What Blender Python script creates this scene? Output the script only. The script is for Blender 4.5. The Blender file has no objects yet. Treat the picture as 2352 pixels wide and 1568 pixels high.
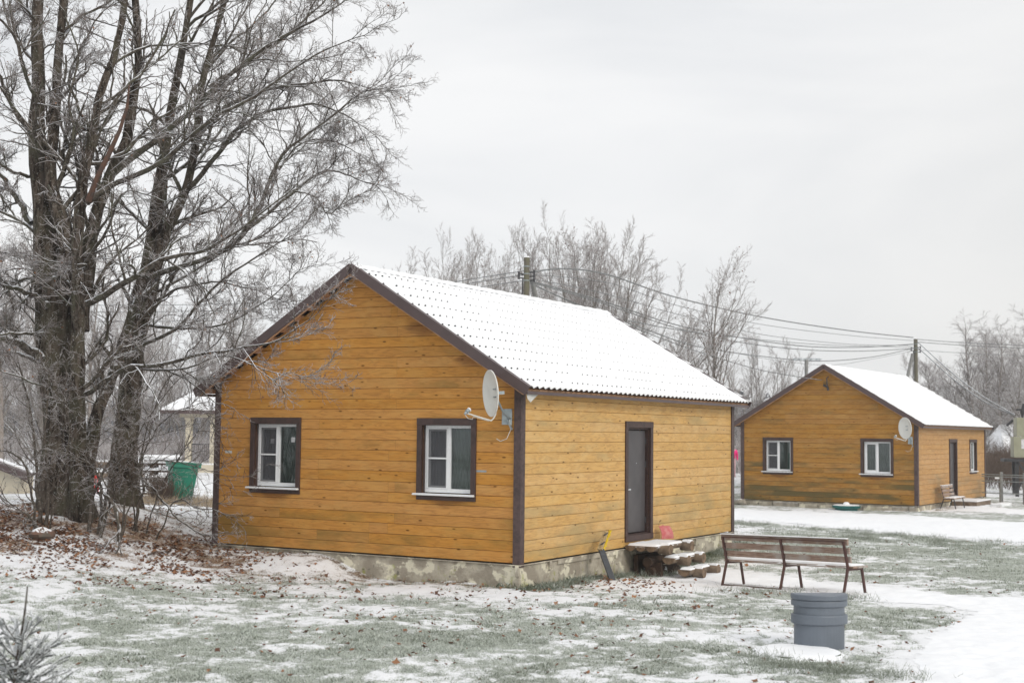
import bpy, math, random
import numpy as np
from mathutils import Matrix, Vector
R = random.Random(7)
S = bpy.context.scene
C = S.collection
PI = math.pi

# ------------------------------------------------------------------ camera
F, PITCH, ROLL, VW, VH = 3056.9, .0688, .011, 2352, 1568      # focal length in units of a 2352 px wide picture
_r0 = np.array([1, 0, 0.]); _u0 = np.array([0, -math.sin(PITCH), math.cos(PITCH)])
FW = np.array([0, math.cos(PITCH), math.sin(PITCH)])
RT = math.cos(ROLL)*_r0 + math.sin(ROLL)*_u0
UP = -math.sin(ROLL)*_r0 + math.cos(ROLL)*_u0
cd = bpy.data.cameras.new('camera'); cam = bpy.data.objects.new('camera', cd); C.objects.link(cam)
cd.sensor_width = 36; cd.lens = F/VW*36; cd.clip_start = .1; cd.clip_end = 3000
cam.matrix_world = Matrix(((RT[0], UP[0], -FW[0], 0), (RT[1], UP[1], -FW[1], 0), (RT[2], UP[2], -FW[2], 0), (0, 0, 0, 1)))
cd.dof.use_dof = True; cd.dof.focus_distance = 22; cd.dof.aperture_fstop = 2.2
S.camera = cam

def at(px, py, y):
    """world point on the sight line of a picture point, at world distance y"""
    d = FW*F + RT*(px-VW/2) + UP*(VH/2-py)
    return d*(y/d[1])

# ------------------------------------------------------------------ terrain
W1, D1, Y1 = 6.371, 8.9675, .5389
P1 = np.array([.1411, 20.9819, -2.027])
W2, D2, Y2 = 6.371, 9.4283, .573
P2 = np.array([13.8413, 45.5133, -2.3001])
def loc1(x, y, z=0): c, s = math.cos(Y1), math.sin(Y1); return np.array([P1[0]+x*c+y*s, P1[1]-x*s+y*c, P1[2]+z])
def loc2(x, y, z=0): c, s = math.cos(Y2), math.sin(Y2); return np.array([P2[0]+x*c+y*s, P2[1]-x*s+y*c, P2[2]+z])
ctl = []
for q, z in ((loc1(.2, -.2), -2.40), (loc1(-1.5, -.2), -2.39), (loc1(-3, -.2), -2.37), (loc1(-3.6, -.2), -2.17), (loc1(-4.6, -.2), -2.11), (loc1(-6.37, -.2), -2.07),
             (loc1(-7.5, 0), -1.95), (loc1(.2, 2), -2.44), (loc1(.2, 4), -2.52), (loc1(1.6, 4.5), -2.55), (loc1(.2, 8.9), -2.34), (loc1(-3, 4), -2.3),
             (loc1(-3.2, -1.3), -2.36), (loc1(-5, -1.6), -2.25)):
    ctl.append((q[0], q[1], z))
ctl += [(3.35, 21, -2.44), (4.97, 19.8, -2.42), (3.4, 14.7, -2.4), (-3.5, 9.5, -2.42), (-8, 23.6, -1.5), (-7.6, 25.6, -1.42), (-10, 24, -1.5), (-14, 24, -1.6),
        (-7.2, 19.2, -2.15), (-10, 19.5, -2.1), (-5.5, 20, -2.25), (-6.3, 23.5, -1.85), (-9, 28, -1.6), (-8, 36, -1.95), (-12, 40, -1.95), (-20, 45, -1.9), (-10, 58, -1.85), (0, 40, -2.3),
        (6, 33, -2.42), (8.4, 48.7, -2.48), (13.84, 45.1, -2.51), (20, 53.3, -2.45), (11, 40, -2.52), (20, 42, -2.52), (12, 28, -2.5), (18, 32, -2.5), (9, 22, -2.46),
        (0, 13, -2.42), (6, 12, -2.42), (-6, 13, -2.38), (0, 5, -2.42), (0, -20, -2.4), (10, 61, -1.8), (14, 62, -1.9), (24, 62, -2.35), (-30, 25, -1.8), (30, 25, -2.5),
        (0, 120, -2.4), (100, 100, -2.6), (-100, 100, -2.2)]
ctl = np.array(ctl)
def _k(d2): return -np.sqrt(d2+.35)
_A = _k(((ctl[:, None, :2]-ctl[None, :, :2])**2).sum(-1))
n_ = len(ctl); _M = np.zeros((n_+1, n_+1)); _M[:n_, :n_] = _A-np.eye(n_)*.02
_M[:n_, n_] = 1; _M[n_, :n_] = 1
_w = np.linalg.solve(_M, np.r_[ctl[:, 2], 0])

def hsh(ix, iy, s):
    h = (ix*374761393 + iy*668265263 + s*982451653) & 0xffffffff
    h = ((h ^ (h >> 13))*1274126177) & 0xffffffff
    return ((h ^ (h >> 16)) & 0xffff)/65535.
def vnoise(x, y, s=0):
    x = np.asarray(x, float); y = np.asarray(y, float)
    ix = np.floor(x).astype(np.int64); iy = np.floor(y).astype(np.int64); fx = x-ix; fy = y-iy
    fx = fx*fx*(3-2*fx); fy = fy*fy*(3-2*fy)
    a = hsh(ix, iy, s); b = hsh(ix+1, iy, s); c = hsh(ix, iy+1, s); d = hsh(ix+1, iy+1, s)
    return (a*(1-fx)+b*fx)*(1-fy)+(c*(1-fx)+d*fx)*fy
def fbm(x, y, f, o=4, s=0):
    r = 0; a = .5; t = 0
    for i in range(o):
        r = r+a*vnoise(x*f+i*17.3, y*f-i*9.1, s+i); t += a; a *= .55; f *= 2.1
    return r/t
def G0(x, y):
    x = np.asarray(x, float); y = np.asarray(y, float); sh = x.shape; xf = x.ravel(); yf = y.ravel(); out = np.full(xf.shape, _w[n_])
    for i in range(n_): out = out+_w[i]*_k((xf-ctl[i, 0])**2+(yf-ctl[i, 1])**2)
    far = np.clip((np.hypot(xf, yf)-90)/60, 0, 1)
    return (out*(1-far)+(-2.5)*far).reshape(sh)
def G(x, y):
    return G0(x, y)+(fbm(x, y, .7, 3, 5)-.5)*.07+(fbm(x, y, 4., 2, 9)-.5)*.03
def gz(x, y): return float(G(np.array([x]), np.array([y]))[0])
def ground(px, py):
    """terrain point seen at a picture point"""
    d = FW*F + RT*(px-VW/2) + UP*(VH/2-py); d = d/d[1]
    lo = 5.
    for t in np.arange(8, 120, .25):
        if d[2]*t < gz(d[0]*t, t): break
        lo = t
    hi = lo+.25
    for _ in range(12):
        m = (lo+hi)/2
        if d[2]*m < gz(d[0]*m, m): hi = m
        else: lo = m
    return d*lo
def poly(pts): return np.array([ground(*p)[:2] for p in pts])
def sdist(x, y, P):
    """signed distance, positive inside polygon P"""
    best = np.full(x.shape, 1e9); ins = np.zeros(x.shape, bool)
    for i in range(len(P)):
        a = P[i]; b = P[(i+1) % len(P)]; e = b-a; l = (e@e)+1e-12
        t = np.clip(((x-a[0])*e[0]+(y-a[1])*e[1])/l, 0, 1)
        best = np.minimum(best, (x-a[0]-t*e[0])**2+(y-a[1]-t*e[1])**2)
        c = (a[1] > y) != (b[1] > y)
        ins ^= c & (x < (b[0]-a[0])*(y-a[1])/((b[1]-a[1]) or 1e-9)+a[0])
    return np.where(ins, 1, -1)*np.sqrt(best)

# ------------------------------------------------------------------ node materials
def mat(name):
    m = bpy.data.materials.new(name); m.use_nodes = True; nt = m.node_tree
    return m, nt, nt.nodes['Principled BSDF']
def nd(nt, typ, ins=None, **kw):
    n = nt.nodes.new('ShaderNode'+typ)
    for k, v in kw.items(): setattr(n, k, v)
    for k, v in (ins or {}).items():
        s = n.inputs[k]
        if isinstance(v, bpy.types.NodeSocket): nt.links.new(v, s)
        else: s.default_value = v
    return n
def c4(c): return (c[0], c[1], c[2], 1)
def mix(nt, f, a, b, mode='MIX'):
    n = nt.nodes.new('ShaderNodeMix'); n.data_type = 'RGBA'; n.blend_type = mode
    for i, v in ((0, f), (6, a), (7, b)):
        if isinstance(v, bpy.types.NodeSocket): nt.links.new(v, n.inputs[i])
        else: n.inputs[i].default_value = v if i == 0 else c4(v)
    return n.outputs[2]
def mth(nt, op, a, b=None, c=None, clamp=False):
    n = nt.nodes.new('ShaderNodeMath'); n.operation = op; n.use_clamp = clamp
    for i, v in enumerate((a, b, c)):
        if v is None: continue
        if isinstance(v, bpy.types.NodeSocket): nt.links.new(v, n.inputs[i])
        else: n.inputs[i].default_value = v
    return n.outputs[0]
def ss(nt, v, a, b):
    n = nd(nt, 'MapRange', {'Value': v, 'From Min': a, 'From Max': b}, interpolation_type='SMOOTHSTEP'); return n.outputs[0]
def noise(nt, vec, scale, detail=3, rough=.55, dist=0):
    i = {'Scale': scale, 'Detail': detail, 'Roughness': rough, 'Distortion': dist}
    if vec is not None: i['Vector'] = vec
    return nd(nt, 'TexNoise', i).outputs['Fac']
def objco(nt, scale=(1, 1, 1), off=None):
    tc = nd(nt, 'TexCoord').outputs['Object']
    m = nd(nt, 'Mapping', {'Vector': tc, 'Scale': scale})
    if off is not None: nt.links.new(off, m.inputs['Location'])
    return m.outputs[0]
def geoz(nt):
    return nd(nt, 'SeparateXYZ', {0: nd(nt, 'NewGeometry').outputs['Normal']}).outputs[2]
def bump(nt, p, h, dist=.01, st=.6):
    b = nd(nt, 'Bump', {'Height': h, 'Distance': dist, 'Strength': st}); nt.links.new(b.outputs[0], p.inputs['Normal'])

def simple(name, col, rough=.6, metal=0, var=.15, sc=6., bmp=0., spec=None, col2=None, snowy=None):
    m, nt, p = mat(name); co = objco(nt)
    n = noise(nt, co, sc, 4)
    c2 = col2 or tuple(max(0, v*(1-2*var)) for v in col)
    c = mix(nt, ss(nt, n, .35, .7), col, c2)
    if snowy is not None:
        c = mix(nt, ss(nt, mth(nt, 'ADD', geoz(nt), mth(nt, 'MULTIPLY', noise(nt, co, 25., 2), .5)), snowy, snowy+.12), c, (.85, .87, .9))
    nt.links.new(c, p.inputs['Base Color']); p.inputs['Roughness'].default_value = rough; p.inputs['Metallic'].default_value = metal
    if spec is not None: p.inputs['Specular IOR Level'].default_value = spec
    if bmp: bump(nt, p, noise(nt, co, sc*6, 4), .01, bmp)
    return m

def wood_siding(name, base, dark, pale, grey, along, greyamt, zfade, stains=()):
    """stained softwood boards; 'tint' is a random number per board"""
    m, nt, p = mat(name)
    t = nd(nt, 'Attribute', attribute_name='tint').outputs['Fac']
    off = nd(nt, 'CombineXYZ', {0: mth(nt, 'MULTIPLY', t, 37.), 1: mth(nt, 'MULTIPLY', t, 53.), 2: mth(nt, 'MULTIPLY', t, 11.)}).outputs[0]
    sc = (1.4, 1.4, 15.)
    co = objco(nt, sc, off)
    warp = noise(nt, objco(nt, (1.1, 1.1, 5.), off), 1.2, 2)
    rings = nd(nt, 'TexNoise', {'Vector': co, 'Scale': 1.1, 'Detail': 2., 'Roughness': .5, 'Distortion': .9}).outputs['Fac']
    w = mth(nt, 'PINGPONG', mth(nt, 'MULTIPLY', mth(nt, 'ADD', rings, mth(nt, 'MULTIPLY', warp, .5)), 9.), 1.)
    w = mth(nt, 'POWER', w, 2.2)
    fib = noise(nt, objco(nt, (6., 6., 240.), off), 1., 3, .6)
    c = mix(nt, mth(nt, 'MULTIPLY', w, .6), base, dark)
    c = mix(nt, mth(nt, 'MULTIPLY', ss(nt, fib, .45, .8), .25), c, dark)
    c = mix(nt, mth(nt, 'MULTIPLY', ss(nt, noise(nt, objco(nt, (2.2, 2.2, 5.), off), 1.0, 4, .6), .46, .62), .32), c, pale)
    # board to board difference
    hv = nd(nt, 'HueSaturation', {'Color': c, 'Value': mth(nt, 'ADD', .95, mth(nt, 'MULTIPLY', t, .08)), 'Saturation': mth(nt, 'ADD', .9, mth(nt, 'MULTIPLY', mth(nt, 'FRACT', mth(nt, 'MULTIPLY', t, 7.31)), .06))})
    c = hv.outputs[0]
    # weathering to grey, boards near the ground worst
    z = nd(nt, 'SeparateXYZ', {0: nd(nt, 'TexCoord').outputs['Object']}).outputs[2]
    g = noise(nt, objco(nt, (.5, .5, 1.6), off), 1.1, 5, .6)
    g = mth(nt, 'ADD', g, mth(nt, 'MULTIPLY', mth(nt, 'SUBTRACT', 1., mth(nt, 'DIVIDE', z, zfade), clamp=True), .2))
    c = mix(nt, mth(nt, 'MULTIPLY', ss(nt, g, .54, .8), greyamt), c, grey)
    # knots
    kco = objco(nt, (2.1, 2.1, 5.8) if True else None, off)
    v = nd(nt, 'TexVoronoi', {'Vector': kco, 'Scale': 1.3, 'Randomness': 1.}).outputs['Distance']
    c = mix(nt, mth(nt, 'SUBTRACT', 1., ss(nt, v, .05, .14), clamp=True), c, tuple(q*.45 for q in dark))
    v2 = nd(nt, 'TexVoronoi', {'Vector': kco, 'Scale': 3.1, 'Randomness': 1.}).outputs['Distance']
    c = mix(nt, mth(nt, 'MULTIPLY', mth(nt, 'SUBTRACT', 1., ss(nt, v2, .02, .05), clamp=True), .8), c, (.03, .015, .008))
    # water stains of their own shape: (x0, x1, ztop, depth)
    if stains:
        sp = nd(nt, 'SeparateXYZ', {0: nd(nt, 'TexCoord').outputs['Object']})
        X, Z = sp.outputs[0], sp.outputs[2]
        for (x0, x1, zt, dp) in stains:
            u = mth(nt, 'DIVIDE', mth(nt, 'SUBTRACT', X, (x0+x1)/2), (x1-x0)/2)
            v = mth(nt, 'DIVIDE', mth(nt, 'SUBTRACT', zt, Z), dp)
            r = mth(nt, 'ADD', mth(nt, 'POWER', mth(nt, 'ABSOLUTE', u), 2.), mth(nt, 'ABSOLUTE', v))
            r = mth(nt, 'ADD', r, mth(nt, 'MULTIPLY', noise(nt, objco(nt, (3, 3, 14)), 1., 3), .7))
            c = mix(nt, mth(nt, 'MULTIPLY', mth(nt, 'SUBTRACT', 1., ss(nt, r, .55, 1.25), clamp=True), .55), c, (.13, .05, .02))
    nt.links.new(c, p.inputs['Base Color']); p.inputs['Roughness'].default_value = .5
    p.inputs['Specular IOR Level'].default_value = .10
    bump(nt, p, mth(nt, 'ADD', mth(nt, 'MULTIPLY', fib, .6), mth(nt, 'MULTIPLY', w, .3)), .004, .35)
    return m

def bark(name, dark, light, moss, snow, sc=1., lo=.5, stretch=4.):
    m, nt, p = mat(name)
    co = objco(nt, (sc, sc, sc/stretch))
    n = noise(nt, co, 13., 5, .7)
    c = mix(nt, ss(nt, n, .38, .62), dark, light)
    c = mix(nt, mth(nt, 'MULTIPLY', ss(nt, noise(nt, objco(nt), 1.8, 3), .45, .65), .7), c, moss)
    c = mix(nt, mth(nt, 'MULTIPLY', ss(nt, noise(nt, objco(nt), 34., 2), .6, .7), .5), c, (.35, .36, .33))
    if snow:
        z = mth(nt, 'ADD', geoz(nt), mth(nt, 'MULTIPLY', mth(nt, 'SUBTRACT', noise(nt, objco(nt), 9., 3), .5), 1.1))
        c = mix(nt, mth(nt, 'MULTIPLY', ss(nt, z, lo, lo+.22), snow), c, (.84, .86, .9))
    nt.links.new(c, p.inputs['Base Color']); p.inputs['Roughness'].default_value = .9; p.inputs['Specular IOR Level'].default_value = .15
    bump(nt, p, n, .03, .8)
    return m

M = {}
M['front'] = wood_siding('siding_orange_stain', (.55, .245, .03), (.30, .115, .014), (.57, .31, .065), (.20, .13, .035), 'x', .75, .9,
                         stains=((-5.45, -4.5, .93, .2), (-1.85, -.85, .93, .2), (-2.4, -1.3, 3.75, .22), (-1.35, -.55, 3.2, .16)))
M['side'] = wood_siding('siding_pale_stain', (.61, .36, .105), (.36, .19, .055), (.66, .46, .20), (.33, .26, .13), 'y', .7, 1.2)  # side boards, paler and yellower than the front
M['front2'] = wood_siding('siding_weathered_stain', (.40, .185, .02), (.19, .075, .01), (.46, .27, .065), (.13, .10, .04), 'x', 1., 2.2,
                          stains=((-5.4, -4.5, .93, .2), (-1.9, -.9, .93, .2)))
M['side2'] = wood_siding('siding_pale_weathered', (.50, .27, .085), (.3, .14, .035), (.56, .36, .16), (.25, .2, .12), 'y', .6, 1.5)  # side boards of the far house, paler than its front
M['groove'] = simple('groove_dark', (.10, .045, .015), .9)
M['brown'] = simple('brown_trim_paint', (.06, .032, .027), .55, var=.2, sc=9, bmp=.2)
M['brownmetal'] = simple('brown_sheet_metal', (.085, .056, .055), .42, 0., var=.08, sc=3)
M['corner'] = simple('brown_corner_board', (.088, .056, .053), .6, var=.22, sc=14, bmp=.25)
M['lath'] = simple('roof_lathing', (.52, .30, .17), .8, var=.2, sc=8)
M['tile'] = simple('brown_metal_tile', (.07, .045, .045), .5, var=.1)
M['white'] = simple('white_pvc', (.78, .79, .80), .35, var=.03, sc=20)
M['steeldoor'] = simple('grey_steel_door', (.085, .078, .082), .42, .2, var=.14, sc=2.5)
M['chrome'] = simple('chrome', (.7, .7, .7), .25, 1.)
M['black'] = simple('black_rubber', (.02, .02, .02), .6)
M['dish'] = simple('dish_offwhite', (.66, .66, .62), .45, var=.04)
M['galv'] = simple('galvanised', (.33, .38, .40), .45, .5, var=.12, sc=18)
M['cable'] = simple('white_cable', (.6, .6, .57), .6)
M['wire'] = simple('frosted_wire', (.17, .18, .18), .8, snowy=.85)
M['greymesh'] = None
M['snow'] = None
M['bin'] = simple('blue_grey_plastic', (.135, .158, .19), .5, var=.07, sc=3.5, bmp=.05)
M['green'] = simple('green_plastic', (.012, .20, .13), .45, var=.18, sc=3)
M['teal'] = simple('teal_plastic', (.01, .13, .12), .5)
M['redpl'] = simple('faded_red_plastic', (.46, .09, .09), .6, col2=(.52, .2, .19), sc=9)
M['red'] = simple('red_plastic', (.7, .03, .02), .5)
M['yellow'] = simple('yellow_bristles', (.78, .55, .01), .8, var=.2, sc=60)
M['rubber'] = simple('grey_runner', (.045, .05, .058), .6, var=.2, sc=20)
M['benchsteel'] = simple('brown_painted_steel', (.10, .045, .038), .5, var=.2, sc=15)
M['log'] = simple('weathered_log', (.22, .165, .115), .8, col2=(.10, .07, .048), sc=7, bmp=.5)
M['logend'] = simple('cut_log_end', (.2, .135, .085), .85, col2=(.08, .055, .035), sc=14, bmp=.4)
M['logdark'] = simple('dark_timber', (.055, .03, .018), .9, var=.25, sc=8)  # dark wood colour; under the log steps it stands in for shade
M['stone'] = simple('field_stone', (.36, .32, .26), .85, col2=(.22, .2, .17), sc=7, bmp=.5, snowy=1.1)
M['brownstone'] = simple('brown_boulder', (.16, .09, .065), .85, col2=(.10, .09, .07), sc=7, bmp=.6, snowy=.95)
M['greenstone'] = simple('mossy_stone', (.12, .14, .10), .9, var=.25, sc=12, bmp=.5, snowy=.75)
M['polewood'] = simple('weathered_pole', (.12, .105, .085), .85, col2=(.13, .13, .08), sc=8, bmp=.4)
M['polegrey'] = simple('grey_pole_strut', (.26, .26, .25), .85, var=.15, sc=8)
M['cream'] = simple('cream_paint', (.62, .56, .44), .6, var=.08, sc=3)
M['kiosk'] = simple('pale_olive_enamel', (.35, .35, .25), .5, var=.07, sc=4)
M['iron'] = simple('dark_iron', (.05, .05, .055), .6, var=.2)
M['label'] = simple('paper_label', (.75, .75, .76), .6)
M['pink'] = simple('pink_jacket', (.85, .02, .22), .7)
M['skin'] = simple('skin', (.55, .33, .24), .6)
M['lightcloth'] = simple('pale_pink_trousers', (.6, .38, .4), .8)
M['hair'] = simple('brown_hair', (.05, .03, .02), .8)
M['kindling'] = simple('split_kindling', (.45, .34, .18), .8, var=.2, sc=30)
M['deadtwig'] = simple('dead_scrub', (.12, .085, .065), .9)

m, nt, p = mat('snow'); co = objco(nt)
n1 = noise(nt, co, 5., 5); n2 = noise(nt, co, 60., 3)
nt.links.new(mix(nt, ss(nt, n1, .3, .75), (.84, .85, .865), (.79, .805, .83)), p.inputs['Base Color'])
p.inputs['Roughness'].default_value = .75; p.inputs['Specular IOR Level'].default_value = .2
bump(nt, p, mth(nt, 'ADD', n1, mth(nt, 'MULTIPLY', n2, .4)), .02, .35); M['snow'] = m

# weathered bench wood
m, nt, p = mat('weathered_slat'); co = objco(nt, (3, 3, 40.)); w = noise(nt, co, 1.5, 4, .6, .6)
c = mix(nt, ss(nt, w, .35, .65), (.36, .27, .22), (.20, .125, .09)); c = mix(nt, ss(nt, noise(nt, objco(nt), 3., 3), .4, .7), c, (.38, .34, .31))
nt.links.new(c, p.inputs['Base Color']); p.inputs['Roughness'].default_value = .85; M['slat'] = m

# old painted foundation
m, nt, p = mat('foundation'); co = objco(nt)
c = mix(nt, ss(nt, noise(nt, co, 3., 5, .6), .4, .62), (.30, .265, .21), (.46, .42, .34))
n = noise(nt, objco(nt, (1, 1, 1.5)), 2.3, 5, .6)
c = mix(nt, ss(nt, n, .53, .58), c, (.66, .62, .49))
zz = nd(nt, 'SeparateXYZ', {0: nd(nt, 'TexCoord').outputs['Object']}).outputs[2]
n = noise(nt, co, 3.2, 5, .7)
c = mix(nt, mth(nt, 'MULTIPLY', ss(nt, mth(nt, 'SUBTRACT', n, mth(nt, 'MULTIPLY', zz, .25)), .62, .76), .8), c, (.27, .29, .04))
c = mix(nt, mth(nt, 'MULTIPLY', ss(nt, noise(nt, co, 9., 4), .6, .72), .7), c, (.08, .075, .06))
nt.links.new(c, p.inputs['Base Color']); p.inputs['Roughness'].default_value = .9; bump(nt, p, noise(nt, co, 18., 5), .02, .7); M['found'] = m

# glass, curtain, insect net
m, nt, p = mat('window_glass'); nt.nodes.remove(p)
fr = nd(nt, 'Fresnel', {'IOR': 1.5}).outputs[0]
g = nd(nt, 'BsdfGlossy', {'Color': c4((.9, .95, .95)), 'Roughness': .03}); t = nd(nt, 'BsdfTransparent', {'Color': c4((.75, .82, .8))})
x = nd(nt, 'MixShader', {0: mth(nt, 'ADD', fr, .05), 1: t.outputs[0], 2: g.outputs[0]})
nt.links.new(x.outputs[0], nt.nodes['Material Output'].inputs[0]); M['glass'] = m
m, nt, p = mat('insect_net'); nt.nodes.remove(p)
g = nd(nt, 'BsdfDiffuse', {'Color': c4((.10, .10, .11))}); t = nd(nt, 'BsdfTransparent')
x = nd(nt, 'MixShader', {0: .62, 1: t.outputs[0], 2: g.outputs[0]})
nt.links.new(x.outputs[0], nt.nodes['Material Output'].inputs[0]); M['net'] = m
m, nt, p = mat('frosted_curtain'); n = noise(nt, objco(nt, (1, 1, .4)), 9., 4, .6)
nt.links.new(mix(nt, ss(nt, n, .3, .75), (.085, .105, .10), (.15, .175, .165)), p.inputs['Base Color']); p.inputs['Roughness'].default_value = .9; M['curtain'] = m

M['bark'] = bark('maple_bark', (.016, .011, .008), (.105, .084, .068), (.085, .08, .055), .9, lo=.50)
M['barkpale'] = bark('grey_green_bark', (.09, .09, .07), (.2, .2, .16), (.14, .15, .10), .9, lo=.50)
M['shrubbark'] = bark('shrub_bark', (.05, .04, .032), (.12, .10, .085), (.10, .09, .07), .45, lo=.6, stretch=1)
M['limb'] = bark('limb_bark', (.04, .032, .025), (.125, .108, .092), (.10, .098, .07), 1., lo=.42, stretch=1)
M['birch'] = bark('birch_bark', (.35, .33, .31), (.2, .16, .14), (.24, .2, .17), 0, stretch=.4)
M['bgtrunk'] = bark('alder_bark', (.14, .12, .108), (.25, .23, .21), (.2, .185, .165), .8, stretch=2)
m, nt, p = mat('frosted_twigs'); z = mth(nt, 'ADD', geoz(nt), mth(nt, 'MULTIPLY', noise(nt, objco(nt), 7., 2), .6))
c = mix(nt, ss(nt, noise(nt, objco(nt), 1.2, 2), .35, .65), (.13, .10, .088), (.22, .19, .17))
nt.links.new(mix(nt, mth(nt, 'MULTIPLY', ss(nt, z, .35, .95), .8), c, (.66, .66, .69)), p.inputs['Base Color']); p.inputs['Roughness'].default_value = .9; M['twig'] = m
m, nt, p = mat('rime_twigs'); z = mth(nt, 'ADD', geoz(nt), mth(nt, 'MULTIPLY', noise(nt, objco(nt), 7., 2), .6))
nt.links.new(mix(nt, mth(nt, 'MULTIPLY', ss(nt, z, .2, .85), .8), (.29, .25, .235), (.72, .72, .74)), p.inputs['Base Color']); p.inputs['Roughness'].default_value = .9; M['rime'] = m
m, nt, p = mat('dead_leaf'); t = nd(nt, 'Attribute', attribute_name='tint').outputs['Fac']
nt.links.new(mix(nt, ss(nt, t, .1, .9), (.10, .043, .024), (.31, .15, .07)), p.inputs['Base Color']); p.inputs['Roughness'].default_value = .8; M['leaf'] = m
m, nt, p = mat('grass_blade'); t = nd(nt, 'Attribute', attribute_name='tint').outputs['Fac']
c = mix(nt, ss(nt, t, 0, 1.), (.085, .105, .06), (.62, .66, .61)); nt.links.new(c, p.inputs['Base Color']); p.inputs['Roughness'].default_value = .8
p.inputs['Specular IOR Level'].default_value = .2; M['blade'] = m
m, nt, p = mat('straw'); t = nd(nt, 'Attribute', attribute_name='tint').outputs['Fac']
nt.links.new(mix(nt, t, (.26, .18, .10), (.52, .44, .33)), p.inputs['Base Color']); p.inputs['Roughness'].default_value = .9; M['straw'] = m
m, nt, p = mat('spruce_needles'); z = mth(nt, 'ADD', geoz(nt), mth(nt, 'MULTIPLY', noise(nt, objco(nt), 30., 2), .8))
z = nd(nt, 'Attribute', attribute_name='tint').outputs['Fac']
nt.links.new(mix(nt, z, (.025, .04, .025), (.86, .88, .90)), p.inputs['Base Color']); p.inputs['Roughness'].default_value = .8; M['needle'] = m
m, nt, p = mat('far_woods'); n = noise(nt, objco(nt), .5, 4)
nt.links.new(mix(nt, ss(nt, n, .35, .65), (.07, .075, .085), (.16, .16, .18)), p.inputs['Base Color']); p.inputs['Roughness'].default_value = 1; M['farwood'] = m

# ground: snow over frosted grass, 'snow' is the cover thickness field
m, nt, p = mat('lawn_with_snow'); co = objco(nt)
a = nd(nt, 'Attribute', attribute_name='snow').outputs['Fac']
fn = noise(nt, objco(nt, (1., 1., 1.)), 26., 4, .7); fn2 = noise(nt, co, 85., 2, .6)
f = mth(nt, 'ADD', a, mth(nt, 'ADD', mth(nt, 'MULTIPLY', mth(nt, 'SUBTRACT', fn, .5), 1.3), mth(nt, 'MULTIPLY', mth(nt, 'SUBTRACT', fn2, .5), 1.)))
gcol = mix(nt, ss(nt, noise(nt, co, 2.2, 4), .35, .65), (.15, .17, .125), (.29, .31, .26))
gcol = mix(nt, ss(nt, fn2, .4, .65), gcol, (.53, .56, .52))
br = nd(nt, 'Attribute', attribute_name='brown').outputs['Fac']
gcol = mix(nt, br, gcol, mix(nt, ss(nt, fn, .4, .6), (.15, .085, .05), (.34, .24, .17)))
gr = nd(nt, 'Attribute', attribute_name='bare').outputs['Fac']
gcol = mix(nt, gr, gcol, mix(nt, ss(nt, fn, .4, .6), (.04, .05, .025), (.09, .10, .05)))
c = mix(nt, ss(nt, f, .28, .68), gcol, (.83, .84, .86))
nt.links.new(c, p.inputs['Base Color']); p.inputs['Roughness'].default_value = .85; p.inputs['Specular IOR Level'].default_value = .15
bump(nt, p, mth(nt, 'ADD', mth(nt, 'MULTIPLY', f, .5), mth(nt, 'MULTIPLY', fn2, .6)), .03, .5); M['lawn'] = m

# ------------------------------------------------------------------ mesh helpers
def link(name, me, parent=None):
    o = bpy.data.objects.new(name, me); C.objects.link(o)
    if parent is not None: o.parent = parent
    return o
def fastmesh(name, V, Q, mats, parent=None, smooth=False, attrs=None, fattrs=None, midx=None):
    """V (n,3), Q (m,3|4) index array"""
    V = np.asarray(V, np.float32); Q = np.asarray(Q, np.int32); k = Q.shape[1]; nf = len(Q)
    me = bpy.data.meshes.new(name)
    me.vertices.add(len(V)); me.vertices.foreach_set('co', V.ravel())
    me.loops.add(nf*k); me.loops.foreach_set('vertex_index', Q.ravel())
    me.polygons.add(nf); me.polygons.foreach_set('loop_start', np.arange(0, nf*k, k, dtype=np.int32))
    if smooth: me.polygons.foreach_set('use_smooth', np.ones(nf, bool))
    for m in (mats if isinstance(mats, (list, tuple)) else [mats]): me.materials.append(M[m])
    if midx is not None: me.polygons.foreach_set('material_index', np.asarray(midx, np.int32))
    for kk, v in (attrs or {}).items():
        me.attributes.new(kk, 'FLOAT', 'POINT').data.foreach_set('value', np.asarray(v, np.float32))
    for kk, v in (fattrs or {}).items():
        me.attributes.new(kk, 'FLOAT', 'FACE').data.foreach_set('value', np.asarray(v, np.float32))
    me.update(calc_edges=True)
    return link(name, me, parent)

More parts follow.
